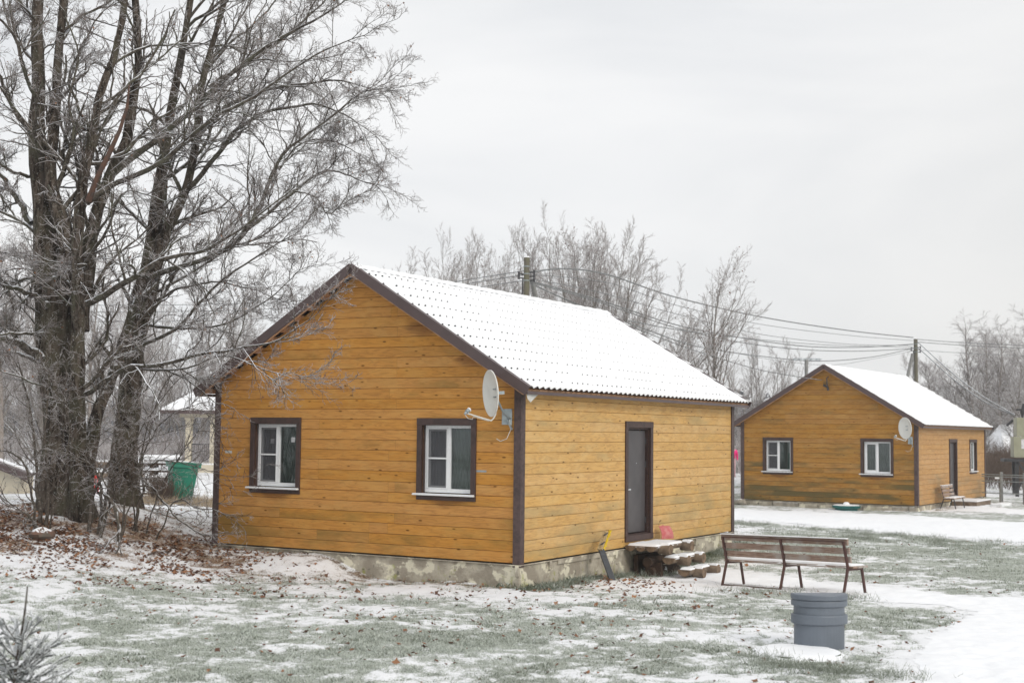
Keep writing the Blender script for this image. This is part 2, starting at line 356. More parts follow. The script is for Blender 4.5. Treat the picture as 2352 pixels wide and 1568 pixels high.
class MB:
    def __init__(s): s.v = []; s.f = []; s.m = []; s.t = []
    def add(s, vs, fs, mi=0, tint=0.):
        b = len(s.v); s.v += [tuple(map(float, v)) for v in vs]
        for f in fs: s.f.append([b+i for i in f]); s.m.append(mi); s.t.append(tint)
    def box(s, x0, x1, y0, y1, z0, z1, mi=0, tint=0., M4=None):
        vs = [(x, y, z) for z in (z0, z1) for y in (y0, y1) for x in (x0, x1)]
        if M4 is not None: vs = [tuple(M4 @ Vector(v)) for v in vs]
        s.add(vs, [(0, 2, 3, 1), (4, 5, 7, 6), (0, 1, 5, 4), (2, 6, 7, 3), (0, 4, 6, 2), (1, 3, 7, 5)], mi, tint)
    def bar(s, p, q, w, h, up=(0, 0, 1), mi=0, tint=0.):
        p = Vector(p); q = Vector(q); d = (q-p); L = d.length; d.normalize(); u = Vector(up)
        sx = d.cross(u); 
        if sx.length < 1e-4: sx = d.cross(Vector((1, 0, 0)))
        sx.normalize(); u = sx.cross(d)
        M4 = Matrix(((sx[0], d[0], u[0], p[0]), (sx[1], d[1], u[1], p[1]), (sx[2], d[2], u[2], p[2]), (0, 0, 0, 1)))
        s.box(-w/2, w/2, 0, L, -h/2, h/2, mi, tint, M4)
    def tube(s, pts, r, n=8, mi=0, cap=True, tint=0.):
        pts = [Vector(p) for p in pts]; K = len(pts)
        rr = r if isinstance(r, (list, tuple)) else [r]*K
        a = Vector((0, 0, 1)) if abs((pts[-1]-pts[0]).normalized().z) < .9 else Vector((1, 0, 0))
        vs = []
        for i, q in enumerate(pts):
            d = (pts[min(i+1, K-1)]-pts[max(i-1, 0)]).normalized(); x = d.cross(a).normalized(); y = x.cross(d)
            for j in range(n):
                an = 2*PI*j/n; vs.append(q+x*(rr[i]*math.cos(an))+y*(rr[i]*math.sin(an)))
        fs = [(i*n+j, i*n+(j+1) % n, (i+1)*n+(j+1) % n, (i+1)*n+j) for i in range(K-1) for j in range(n)]
        if cap: fs += [tuple(range(n))[::-1], tuple(range((K-1)*n, K*n))]
        s.add(vs, fs, mi, tint)
    def prism(s, pl, z0, z1, mi=0, M4=None, tint=0.):
        n = len(pl); vs = [(x, y, z0) for x, y in pl]+[(x, y, z1) for x, y in pl]
        if M4 is not None: vs = [tuple(M4 @ Vector(v)) for v in vs]
        s.add(vs, [tuple(range(n))[::-1], tuple(range(n, 2*n))]+[(i, (i+1) % n, n+(i+1) % n, n+i) for i in range(n)], mi, tint)
    def lathe(s, prof, n=24, mi=0, M4=None):
        vs = []
        for r, z in prof:
            for j in range(n):
                a = 2*PI*j/n; vs.append((r*math.cos(a), r*math.sin(a), z))
        if M4 is not None: vs = [tuple(M4 @ Vector(v)) for v in vs]
        K = len(prof)
        s.add(vs, [(i*n+j, i*n+(j+1) % n, (i+1)*n+(j+1) % n, (i+1)*n+j) for i in range(K-1) for j in range(n)]+[tuple(range(n))[::-1], tuple(range((K-1)*n, K*n))], mi)
    def build(s, name, mats, parent=None, smooth=False, bevel=0., origin=None):
        me = bpy.data.meshes.new(name)
        v = s.v if origin is None else [(a-origin[0], b-origin[1], c-origin[2]) for a, b, c in s.v]
        me.from_pydata(v, [], s.f)
        for m in (mats if isinstance(mats, (list, tuple)) else [mats]): me.materials.append(M[m])
        me.polygons.foreach_set('material_index', s.m)
        me.attributes.new('tint', 'FLOAT', 'FACE').data.foreach_set('value', s.t)
        if smooth: me.polygons.foreach_set('use_smooth', [True]*len(s.f))
        me.update()
        o = link(name, me, parent)
        if origin is not None: o.location = origin
        if bevel:
            b = o.modifiers.new('bevel', 'BEVEL'); b.width = bevel; b.segments = 2; b.limit_method = 'ANGLE'; b.angle_limit = .9
        if smooth:
            try: me.set_sharp_from_angle(angle=.7)
            except Exception: pass
        return o
def tag(o, label, cat, group=None):
    o['label'] = label; o['category'] = cat
    if group: o['group'] = group
    return o
def thing(name, label, cat, loc=(0, 0, 0), rz=0., group=None):
    o = bpy.data.objects.new(name, None); C.objects.link(o); o.location = Vector([float(v) for v in loc]); o.rotation_euler = (0, 0, rz); o.empty_display_size = .2
    return tag(o, label, cat, group)

# ------------------------------------------------------------------ ground, footpath, road
foot_px = [(1590, 1306), (1680, 1311), (1780, 1325), (1851, 1334), (1974, 1348), (2066, 1354), (2180, 1365), (2352, 1374), (2700, 1385), (2760, 1640), (2060, 1640),
           (2103, 1568), (2112, 1549), (2080, 1510), (2109, 1483), (2163, 1457), (2226, 1428), (2237, 1406), (2166, 1391), (2066, 1386), (1980, 1377), (1909, 1362), (1780, 1349), (1660, 1341), (1585, 1324)]
road_px = [(1500, 1172), (1690, 1169), (2000, 1181), (2352, 1199), (2700, 1217), (2700, 1285), (2352, 1247), (2150, 1232), (1950, 1215), (1760, 1197), (1500, 1190)]
step_px = [(2030, 1169), (2110, 1168), (2160, 1163), (2200, 1157), (2260, 1160), (2300, 1166), (2352, 1170), (2500, 1180), (2500, 1192), (2352, 1183), (2290, 1176), (2200, 1175), (2110, 1175), (2030, 1175)]
footP, roadP, stepP = poly(foot_px), poly(road_px), poly(step_px)
H1P = np.array([loc1(*q)[:2] for q in ((0, 0), (0, D1), (-W1, D1), (-W1, 0))])
H2P = np.array([loc2(*q)[:2] for q in ((0, 0), (0, D2), (-W2, D2), (-W2, 0))])

def path_fields(x, y):
    w = (fbm(x, y, 1.3, 3, 21)-.5)*.55+(fbm(x, y, 7., 2, 22)-.5)*.18
    return sdist(x, y, footP)+w, sdist(x, y, roadP)+w*1.3, sdist(x, y, stepP)+w*.8
def cover(x, y):
    """snow cover (0 grass .. 1 snow), brown leaf litter, bare wet ground by the walls"""
    s = .505+(fbm(x*.6, y, .5, 2, 31)-.5)*.6+(fbm(x*.7, y, 1.8, 3, 33)-.5)*.9+(fbm(x, y, 7.5, 2, 35)-.5)*.75
    side = np.clip(((y-19.3)-(x+7.3)*.36)/1.2, 0, 1)*np.clip((-1.2-x)/1.5, 0, 1)      # foot of the wooded bank
    s += side*.30
    s += np.clip((x-4)/3, 0, 1)*np.clip((y-16)/4, 0, 1)*np.clip((45-y)/6, 0, 1)*(-.22)
    s += np.clip((y-55)/10, 0, 1)*.35
    s += np.clip(1-np.hypot((x+1.5)/3.2, (y-20.6)/1.0), 0, 1)*.25
    s += np.clip(1-np.hypot((x-3.6)/3.5, (y-22.3)/1.6), 0, 1)*.5
    dp = np.maximum(sdist(x, y, footP), sdist(x, y, roadP)); s += np.clip(1+dp/.9, 0, 1)**2*.45
    d1 = -sdist(x, y, H1P); d2 = -sdist(x, y, H2P)
    right = np.clip((x+.6)/1.4, 0, 1)
    bare = np.clip(1-d1/.75, 0, 1)*(.25+.75*right)*np.clip((y-19)/1., 0, 1)
    s -= bare*.8+np.clip(1-d2/.5, 0, 1)*.5
    lit = np.exp(-(((x+8.3)/3.6)**2+((y-22.6)/1.6)**2))+np.exp(-(((x+5.9)/1.6)**2+((y-24.4)/1.6)**2))*.9
    lit = np.clip(lit, 0, 1)
    s -= lit*.42
    brown = np.clip(lit*1.6+side*.4+np.clip(1-d1/.8, 0, 1)*(1-right)*.9+np.exp(-(((x+9)/3)**2+((y-34)/2.5)**2))*.7, 0, 1)
    s -= np.exp(-(((x+8.5)/2.4)**2+((y-34)/1.8)**2))*.25
    return np.clip(s, -.2, 1.2), brown, np.clip(bare*1.4, 0, 1)

def build_ground():
    ang = np.concatenate([-np.geomspace(6, .47, 46), np.linspace(-.46, .46, 700), np.geomspace(.47, 6, 46)])
    rows = np.concatenate([np.geomspace(10.5, 60, 640), np.geomspace(60.6, 900, 90)[0:]])
    A, Y = np.meshgrid(ang, rows); X = A*Y
    # fill the foreground under and behind the camera with coarse rows
    near = np.linspace(-60, 10.2, 30)[:, None]; t = np.linspace(0, 1, 30)[:, None]
    Xn = ang[None, :]*np.interp(near, [-60, 10.2], [40, 10.4]); Yn = np.broadcast_to(near, Xn.shape)
    X = np.vstack([Xn, X]); Y = np.vstack([Yn, Y])
    Z = G(X, Y); s, br, ba = cover(X, Y)
    pf, pr, ps = path_fields(X, Y)
    Z = Z+np.clip((s-.35)*1.6, 0, 1)*.012+(fbm(X, Y, 11., 2, 41)-.5)*.02*np.clip(1-s, 0, 1)
    nr, nc = X.shape; idx = np.arange(nr*nc).reshape(nr, nc)
    Q = np.stack([idx[:-1, :-1], idx[:-1, 1:], idx[1:, 1:], idx[1:, :-1]], -1).reshape(-1, 4)
    V = np.stack([X, Y, Z], -1).reshape(-1, 3)
    o = fastmesh('ground', V, Q, 'lawn', smooth=True, attrs={'snow': s.ravel(), 'brown': br.ravel(), 'bare': ba.ravel()}); o['kind'] = 'structure'
    for nm, f, lift in (('footpath', pf, .012), ('road', pr, .02), ('walkway', ps, .015)):
        fr = f.ravel(); ok = (fr[Q] > 0).all(1); q = Q[ok]
        u, inv = np.unique(q, return_inverse=True); v = V[u].copy()
        v[:, 2] += .002+np.clip(fr[u]*.04, 0, lift)+(fbm(v[:, 0], v[:, 1], 3.2, 3, 91)-.5)*.03*np.clip(fr[u]*2, 0, 1)
        ob = fastmesh(nm, v, inv.reshape(-1, 4), 'snow', smooth=True); ob['kind'] = 'structure'
build_ground()

# ------------------------------------------------------------------ grass blades and fallen leaves
rs = np.random.RandomState(11)
def scatter_blades():
    n = 620000
    y = 1/rs.uniform(1/34., 1/11.2, n)                 # denser near the viewer, where blades show
    a = rs.uniform(-.44, .44, n); x = a*y
    cl = (np.floor(x*9), np.floor(y*9))
    s, br, ba = cover(x, y); pf, pr, ps = path_fields(x, y)
    keep = (s+(fbm(x, y, 8., 2, 51)-.5)*.7 < rs.uniform(.28, .62, n)) & (np.maximum(pf, pr) < rs.uniform(-.05, .06, n)) & (sdist(x, y, H1P) < -.03)
    keep &= rs.uniform(0, 1, n) < np.where(br > .6, .45, 1)
    x, y, s, br, ba = (q[keep] for q in (x, y, s, br, ba)); n = len(x); z = G(x, y)-.004
    h = rs.uniform(.010, .030, n)*(1+.8*(fbm(x, y, 3., 2, 61) > .6))*np.where(ba > .3, 1.8, 1)
    w = rs.uniform(.0018, .0036, n)*(y/16)
    an = rs.uniform(0, 2*PI, n); ln = rs.uniform(.2, 1.1, n)*h; ld = rs.uniform(0, 2*PI, n)
    dx, dy = np.cos(an)*w, np.sin(an)*w; lx, ly = np.cos(ld)*ln, np.sin(ld)*ln
    P = np.stack([np.stack([x-dx, y-dy, z], -1), np.stack([x+dx, y+dy, z], -1),
                  np.stack([x+lx*.45+dx*.7, y+ly*.45+dy*.7, z+h*.65], -1), np.stack([x+lx, y+ly, z+h], -1)], 1).reshape(-1, 3)
    b = np.arange(n)[:, None]*4
    Q = b+np.array([[0, 1, 2, 3]])
    t = np.clip(rs.normal(.56, .26, n)+(fbm(x, y, .8, 2, 71)-.5)*.5-ba*.8, 0, 1)
    T = np.clip(np.repeat(t, 4).reshape(-1, 4)+np.array([-.25, -.25, .1, .3]), 0, 1).ravel()
    dry = br > rs.uniform(.3, 1.1, n)
    for nm, sel, mt in (('grass', ~dry, 'blade'), ('dry_grass', dry, 'straw')):
        k = np.repeat(sel, 4)
        q = (np.arange(sel.sum())[:, None]*4+np.array([[0, 1, 2, 3]]))
        o = fastmesh(nm, P[k], q, mt, attrs={'tint': T[k]}); o['kind'] = 'stuff'
        tag(o, 'frosted short grass poking through the thin snow' if nm == 'grass' else 'dry straw coloured grass on the bank and along the front wall', 'grass')
scatter_blades()

def scatter_leaves():
    def pool(n, f): return [f() for _ in range(n)]
    xs = []; ys = []
    for (cx, cy, sx, sy, n) in ((-8.6, 22.3, 2.0, .9, 5200), (-10, 23, 1.6, 1.2, 1200), (-7.0, 20.6, 2.2, .9, 900), (-5.8, 24.2, 1.2, 1.3, 1900), (-7.5, 21, 2.4, .8, 500), (-1.5, 20, 2.2, 1.2, 170), (-1, 17.5, 2.5, 2.2, 330), (1.4, 21.3, 1., .5, 120), (2.0, 22.6, .5, .6, 160), (-6.5, 27, 1.6, 1.5, 500)):
        xs.append(rs.normal(cx, sx, n)); ys.append(rs.normal(cy, sy, n))
    n = 800; yy = rs.uniform(11.5, 24, n); xs.append(rs.uniform(-.42, .36, n)*yy); ys.append(yy)
    n = 160; yy = rs.uniform(20, 33, n); xs.append(rs.uniform(.15, .42, n)*yy); ys.append(yy)
    x = np.concatenate(xs); y = np.concatenate(ys)
    # leaves gather in drifts
    keep = (sdist(x, y, H1P) < -.04) & (sdist(x, y, footP) < 0) & (y > 10.5) & (fbm(x, y, 1.6, 2, 81) > rs.uniform(.25, .62, len(x)))
    x = x[keep]; y = y[keep]; n = len(x); z = G(x, y)+.008
    r = (.014+.045*rs.beta(1.5, 2.5, n))*np.where(y < 19, .85, 1.); a = rs.uniform(0, 2*PI, n); k = 8
    V = []; cup = rs.uniform(-.2, .5, n); tx = rs.normal(0, .6, n); ty = rs.normal(0, .6, n)
    for j in range(k):
        rr = r*(1. if j % 2 == 0 else .55)*rs.uniform(.75, 1.2, n); an = a+2*PI*j/k
        px = rr*np.cos(an); py = rr*np.sin(an)
        V.append(np.stack([x+px, y+py, z+.016+(px*tx+py*ty)*.6+cup*rr*.5*rs.uniform(0, 1, n)], -1))
    V.append(np.stack([x, y, z+.004], -1)); V = np.stack(V, 1).reshape(-1, 3)
    T = (np.arange(n)[:, None, None]*(k+1)+np.array([[8, j, (j+1) % k] for j in range(k)])[None]).reshape(-1, 3)
    o = fastmesh('fallen_leaves', V, T, 'leaf', fattrs={'tint': np.repeat(np.clip(rs.beta(1.6, 2.2, n), 0, 1), k)}); o['kind'] = 'stuff'
    tag(o, 'brown fallen leaves scattered over the snowy lawn and bank', 'leaves')
scatter_leaves()

# ------------------------------------------------------------------ houses
ROW = .172
RZ, SL = 4.823, .6004                     # ridge height and slope (rise over run) of both roofs
def ztop(x, W): return RZ-SL*abs(x+W/2)
def siding(parent, mt, u0, u1, mapf, topf, ops, seed, z0=0.):
    """boards with grooves; mapf(u,z,d) -> local point, ops = openings (ua,ub,za,zb)"""
    r = random.Random(seed); mb = MB()
    zmax = max(topf(u0), topf(u1), topf((u0+u1)/2)); k = 0; joints = [u0+(u1-u0)*r.random() for _ in range(5)]
    while z0+k*ROW < zmax-.01:
        za, zb = z0+k*ROW, min(z0+(k+1)*ROW, zmax); k += 1
        js = sorted([u0]+[j for j in r.sample(joints, r.choice((0, 1, 1, 2)))]+[u1])
        cuts = sorted({za, zb} | {q for o in ops for q in (o[2], o[3]) if za+.004 < q < zb-.004})
        for ci in range(len(js)-1):
            ua, ub = js[ci], js[ci+1]; ti = r.random()
            if ub-ua < .02: continue
            for b0, b1 in zip(cuts[:-1], cuts[1:]):
                iv = [(ua+(.0012 if ci else 0), ub-(.0012 if ci < len(js)-2 else 0))]
                for o in ops:
                    if o[2] < b1-.002 and o[3] > b0+.002:
                        nv = []
                        for p, q in iv:
                            if o[0] > p: nv.append((p, min(q, o[0])))
                            if o[1] < q: nv.append((max(p, o[1]), q))
                        iv = [w for w in nv if w[1]-w[0] > .001]
                for p, q in iv:
                    def lim(z, p=p, q=q):
                        # gable clip
                        a, b = p, q
                        lo, hi = u0, u1
                        if topf((u0+u1)/2) > topf(u0)+.01:
                            mid = (u0+u1)/2
                            if z > topf(u0): run = (topf(mid)-z)/SL; lo, hi = mid-run, mid+run
                        return max(a, lo), min(b, hi)
                    c0 = .005 if b0 == za else 0; c1 = .004 if b1 == zb else 0
                    lv = [(b0, .0), (b0+c0, .018), (b1-c1, .020), (b1, .0)]
                    lv = [(z, d if (c0 and i == 0) or (c1 and i == 3) else (d or .019)) for i, (z, d) in enumerate(lv)]
                    pts = []
                    for z, d in lv:
                        a, b = lim(z)
                        if a > b: a = b = (a+b)/2
                        pts += [mapf(a, z, d), mapf(b, z, d)]
                    mb.add(pts, [(0, 1, 3, 2), (2, 3, 5, 4), (4, 5, 7, 6)], 0, ti)
    return mb.build('wall', mt, parent)

def window(house, mapf, ua, ub, za, zb, net=True, seed=0, sticker=False, mullion=True, side=False):
    """brown casing > white frame, panes, sill, net, curtain.  mapf(u,z,d): d is outward"""
    def bx(mb, u0, u1, z0, z1, d0, d1, mi=0):
        vs = [mapf(u, z, d) for z in (z0, z1) for d in (d0, d1) for u in (u0, u1)]
        mb.add(vs, [(0, 2, 3, 1), (4, 5, 7, 6), (0, 1, 5, 4), (2, 6, 7, 3), (0, 4, 6, 2), (1, 3, 7, 5)], mi)
    cw = .095; mb = MB()
    bx(mb, ua, ub, zb-.115, zb, -.01, .052)                       # head
    bx(mb, ua, ua+cw, za+.07, zb-.115, -.01, .045); bx(mb, ub-cw, ub, za+.07, zb-.115, -.01, .045)
    bx(mb, ua, ub, za, za+.07, -.01, .038)                        # lower board
    # reveals
    bx(mb, ua+cw-.004, ua+cw+.012, za+.1, zb-.11, -.14, -.01); bx(mb, ub-cw-.012, ub-cw+.004, za+.1, zb-.11, -.14, -.01)
    w = mb.build('window', 'brown', house, bevel=.004)
    fa, fb, fz0, fz1 = ua+cw+.012, ub-cw-.012, za+.12, zb-.115
    b = .045; mid = (fa+fb)/2; D0, D1 = -.115, -.055
    mb = MB()
    bx(mb, fa, fb, fz0, fz0+b+.02, D0, D1); bx(mb, fa, fb, fz1-b, fz1, D0, D1)
    bx(mb, fa, fa+b, fz0+b+.02, fz1-b, D0, D1); bx(mb, fb-b, fb, fz0+b+.02, fz1-b, D0, D1)
    bx(mb, mid-.03, mid+.03, fz0+b+.02, fz1-b, D0, D1)
    mb.build('frame', 'white', w, bevel=.004)
    # left sash set inside
    la, lb, lz0, lz1 = fa+b, mid-.03, fz0+b+.02, fz1-b
    mb = MB(); e = .048
    bx(mb, la, lb, lz0, lz0+e, D0, D1-.018); bx(mb, la, lb, lz1-e, lz1, D0, D1-.018)
    bx(mb, la, la+e, lz0+e, lz1-e, D0, D1-.018); bx(mb, lb-e, lb, lz0+e, lz1-e, D0, D1-.018)
    mb.build('sash', 'white', w, bevel=.003)
    if net:
        mb = MB(); n_w = .016
        for (a0, a1, c0, c1) in ((la, lb, lz0, lz0+n_w), (la, lb, lz1-n_w, lz1), (la, la+n_w, lz0, lz1), (lb-n_w, lb, lz0, lz1), (la, lb, (lz0+lz1)/2-.013, (lz0+lz1)/2+.013)):
            bx(mb, a0, a1, c0, c1, D1-.012, D1+.006+.001*(a1-a0 > .2))
        vs = [mapf(la, lz0, D1-.009), mapf(lb, lz0, D1-.009), mapf(lb, lz1, D1-.009), mapf(la, lz1, D1-.009)]
        mb.add(vs, [(0, 1, 2, 3)], 1)
        mb.build('insect_net', ['white', 'net'], w)
    for (a0, a1, c0, c1) in ((la+e, lb-e, lz0+e, lz1-e), (mid+.03, fb-b, lz0, lz1)):
        mb = MB(); mb.add([mapf(a0, c0, -.09), mapf(a1, c0, -.09), mapf(a1, c1, -.09), mapf(a0, c1, -.09)], [(0, 1, 2, 3)]); mb.build('pane', 'glass', w)
    if sticker:
        for a0, c0 in ((lb-e-.13, lz1-.30), (fb-b-.16, lz1-.27)):
            mb = MB(); mb.add([mapf(a0, c0, -.088), mapf(a0+.085, c0, -.088), mapf(a0+.085, c0+.085, -.088), mapf(a0, c0+.085, -.088)], [(0, 1, 2, 3)]); mb.build('sticker', 'label', w)
    # curtain folds
    mb = MB(); K = 24
    for (a0, a1) in ((fa, mid), (mid, fb)):
        vs = []
        for i in range(K+1):
            u = a0+(a1-a0)*i/K; d = -.17+.012*math.sin(i*1.9+seed)+.006*math.sin(i*.7)
            vs += [mapf(u, fz0, d), mapf(u, fz1, d)]
        mb.add(vs, [(2*i, 2*i+2, 2*i+3, 2*i+1) for i in range(K)])
    mb.build('curtain', 'curtain', w, smooth=True)
    mb = MB(); bx(mb, ua-.045, ub-.012, za+.075, za+.10, -.05, .10)
    mb.build('sill', 'white', w, bevel=.006)
    mb = MB(); bx(mb, ua-.04, ub-.018, za+.100, za+.107, -.05, .093); mb.build('sill_snow', 'snow', w, bevel=.003)
    return w

def door(house, mapf, ya, yb, za, zb):
    def bx(mb, u0, u1, z0, z1, d0, d1, mi=0):
        vs = [mapf(u, z, d) for z in (z0, z1) for d in (d0, d1) for u in (u0, u1)]
        mb.add(vs, [(0, 2, 3, 1), (4, 5, 7, 6), (0, 1, 5, 4), (2, 6, 7, 3), (0, 4, 6, 2), (1, 3, 7, 5)], mi)
    cw = .105; mb = MB()
    bx(mb, ya, yb, zb-.115, zb, -.01, .05); bx(mb, ya, ya+cw, za+.11, zb-.115, -.01, .045); bx(mb, yb-cw, yb, za+.11, zb-.115, -.01, .045)
    bx(mb, ya, yb, za, za+.11, -.02, .055)
    d = mb.build('door', 'brown', house, bevel=.004)
    mb = MB(); bx(mb, yb-cw-.03, yb-cw, za+.1, zb-.11, -.16, -.01); bx(mb, ya+cw-.01, ya+cw+.012, za+.1, zb-.11, -.16, -.01); bx(mb, ya+cw, yb-cw, zb-.15, zb-.11, -.16, -.01); bx(mb, ya+cw, yb-cw, za+.1, za+.125, -.16, -.01)
    bx(mb, ya+cw, yb-cw, za+.1, zb-.11, -.21, -.2)
    mb.build('reveal', 'brown', d)
    a, b, c, e = ya+cw+.055, yb-cw-.05, za+.145, zb-.165
    mb = MB(); bx(mb, a, b, c, e, -.10, -.055); bx(mb, a+.03, b-.03, c+.03, e-.03, -.056, -.052)
    leaf = mb.build('door_leaf', 'steeldoor', d, bevel=.006)
    for z in (1.2, .9):
        mb = MB(); bx(mb, a+.018, a+.062, z, z+.09, -.053, -.04); mb.build('lock_plate', 'chrome', d, bevel=.003)
    mb = MB(); bx(mb, a+.012, a+.065, .985, 1.075, -.053, -.02); bx(mb, a+.02, a+.15, 1.01, 1.045, -.021, -.003); mb.build('handle', 'chrome', d, bevel=.003)
    mb = MB(); q = mapf((a+b)/2, 1.5, -.05); q2 = mapf((a+b)/2, 1.5, -.035); mb.tube([q, q2], .014, 10); mb.build('peephole', 'chrome', d)
    for z in (c+.15, (c+e)/2+.25, e-.25):
        mb = MB(); mb.tube([mapf(b+.012, z, -.05), mapf(b+.012, z+.11, -.05)], .012, 8); mb.build('hinge', 'iron', d)
    return d

def roof(house, W, D, o, e, seed, detail=True):
    r = random.Random(seed); rn = np.random.RandomState(seed)
    ct = 1/math.sqrt(1+SL*SL); st = SL*ct; Smax = (W/2+e)/ct
    CR = .35; WV = .185
    y0, y1 = -o, D+o
    root = None
    for side in (1, -1):
        def P(s, t, h):
            s, t, h = np.broadcast_arrays(s, t, h)
            return np.stack([-W/2+side*(s*ct+h*st), t, RZ-s*st+h*ct], -1)
        ny = int((y1-y0)/WV*(12 if (side == 1 and detail) else 8)); T = np.linspace(y0+.02, y1-.02, ny)
        if detail and side == 1: offs = [.001, .012, .026, .04, .10, .2, .3, .345]
        else: offs = [.001, .03, .1, .345]
        nC = int(math.ceil(Smax/CR)); s = []
        for k in range(nC):
            s += [k*CR+q for q in offs if k*CR+q < Smax-.02]
        s0 = np.array(s); s = np.append(s0, Smax)
        SS, TT = np.meshgrid(s, T, indexing='ij'); wave = np.cos(2*PI*TT/WV)
        saw = (SS % CR)/CR; saw[-1] = 1
        hT = .020*wave+.018*saw
        def grid(A): n, m = A.shape[:2]; i = np.arange(n*m).reshape(n, m); return A.reshape(-1, 3), np.stack([i[:-1, :-1], i[1:, :-1], i[1:, 1:], i[:-1, 1:]], -1).reshape(-1, 4)
        V, Q = grid(P(SS, TT, hT-.012))
        ro = fastmesh('roof', V, Q, 'tile', house, smooth=True)
        # snow cover, broken by the tile steps
        s = np.append(s0, [Smax-.012, Smax-.008]); SS, TT = np.meshgrid(s, T, indexing='ij'); wave = np.cos(2*PI*TT/WV)
        c = SS % CR; saw = c/CR; saw[-2:] = 1
        th = .020+(fbm(SS, TT, 1.5, 3, seed)-.5)*.02+(fbm(SS, TT, 9., 2, seed+2)-.5)*.006
        h = .0125*wave+.020*saw+th*.9
        if detail:
            ks = (SS//CR).astype(int); wi = np.floor((TT+WV/2)/WV).astype(int)
            p = hsh(ks*7+3, wi*3+1, seed)
            fade = np.clip(1.15-(TT-y0)/(y1-y0)*.35, 0, 1)
            gap = (c < .030) & (wave > .55) & (SS > CR*.9) & (p < .97*fade) & (SS < Smax-.05)
        h[-1] = .018*wave[-1]+.012
        V, Q = grid(P(SS, TT, h+.004))
        if detail:
            cr = np.where(c < .2, c, c-CR); hole = (cr > -.008) & (cr < np.where(TT < y0+.6, .020, .012)) & (wave > np.where(TT < y0+.5, .5, .74+.18*np.clip((TT-y0)/(y1-y0), 0, 1)-.10*(SS > Smax-1.2))) & (SS > CR*.9) & (p < .98*fade) & (SS < Smax-.05)
            ks2 = np.round(SS/CR).astype(int); p2 = hsh(ks2*7+3, wi*3+1, seed); hole &= p2 < .86+.12*(TT < y0+1.5)
            Q = Q[~hole.ravel()[Q].all(1)]
        sn = fastmesh('roof_snow', V, Q, 'snow', ro, smooth=False)
        # boards under the tiles, seen below the overhang
        mb = MB()
        for k in range(nC):
            sa = k*CR+.05; sb = min(sa+.17, Smax-.03)
            if sb-sa < .05: continue
            vs = [tuple(P(np.array(q[0]), np.array(q[1]), np.array(q[2]))) for q in [(sa, y0+.03, -.065), (sb, y0+.03, -.065), (sb, y1-.03, -.065), (sa, y1-.03, -.065), (sa, y0+.03, -.035), (sb, y0+.03, -.035), (sb, y1-.03, -.035), (sa, y1-.03, -.035)]]
            mb.add(vs, [(0, 1, 2, 3), (4, 7, 6, 5), (0, 4, 5, 1), (1, 5, 6, 2), (2, 6, 7, 3), (3, 7, 4, 0)])
        mb.build('lathing', 'lath', ro)
        # verge boards (sheet metal) on both gable ends
        for yy, sg in ((y0, -1), (y1, 1)):
            mb = MB()
            for (ya, yb, h0, h1) in ((yy, yy+sg*.018, -.115, .035), (yy-sg*.09, yy+sg*.018, .035, .041)):
                vs = [tuple(P(np.array(a), np.array(b), np.array(c))) for a in (-.0, Smax+.03) for b in (ya, yb) for c in (h0, h1)]
                mb.add(vs, [(0, 1, 3, 2), (4, 6, 7, 5), (0, 4, 5, 1), (2, 3, 7, 6), (0, 2, 6, 4), (1, 5, 7, 3)])
            for k in range(5):
                q = P(np.array(.35+k*.8), np.array(yy+sg*.018), np.array(-.04)); q2 = P(np.array(.35+k*.8), np.array(yy+sg*.024), np.array(-.04)); mb.tube([q, q2], .009, 8)
            mb.build('verge_board', 'brownmetal', ro)
            mb = MB()
            vs = [tuple(P(np.array(a), np.array(b), np.array(c))) for a in (0, Smax-.02) for b in (yy-sg*.03, yy-sg*.005) for c in (-.135, -.03)]
            mb.add(vs, [(0, 1, 3, 2), (4, 6, 7, 5), (0, 4, 5, 1), (2, 3, 7, 6), (0, 2, 6, 4), (1, 5, 7, 3)]); mb.build('barge_board', 'lath', ro)
        # eave board
        mb = MB(); xe = -W/2+side*(W/2+e); ze = RZ-SL*(W/2+e)
        mb.box(min(xe-side*.035, xe-side*.012), max(xe-side*.035, xe-side*.012), y0+.02, y1-.02, ze-.095, ze-.045); mb.build('eave_board', 'brownmetal', ro)
        if side == 1 and detail:      # torn membrane corner under the eave
            mb = MB(); mb.add([(xe-.05, y0+.05, ze-.08), (xe-.05, y0+.42, ze-.09), (xe-.06, y0+.20, ze-.22), (xe-.055, y0+.1, ze-.17)], [(0, 1, 2, 3)]); mb.build('membrane_scrap', 'cable', ro)
        # soffit board row over the wall
        if root is None: root = ro
    mb = MB()
    n = 60; pr = [(-.17, -.075), (-.10, -.028), (-.03, .022), (.03, .022), (.10, -.028), (.17, -.075)]
    vs = [(-W/2+a, y0+.005+(y1-y0-.01)*i/n, RZ+b+.022+.006*math.sin(i*2.1)) for i in range(n+1) for a, b in pr]
    mb.add(vs, [(i*6+j, i*6+j+1, (i+1)*6+j+1, (i+1)*6+j) for i in range(n) for j in range(5)]+[tuple(range(6)), tuple(range(n*6, n*6+6))[::-1]])
    mb.build('ridge_snow', 'snow', root, smooth=False)
    # rafters under the overhang edges keep the roof from floating: ceiling sheet
    return root

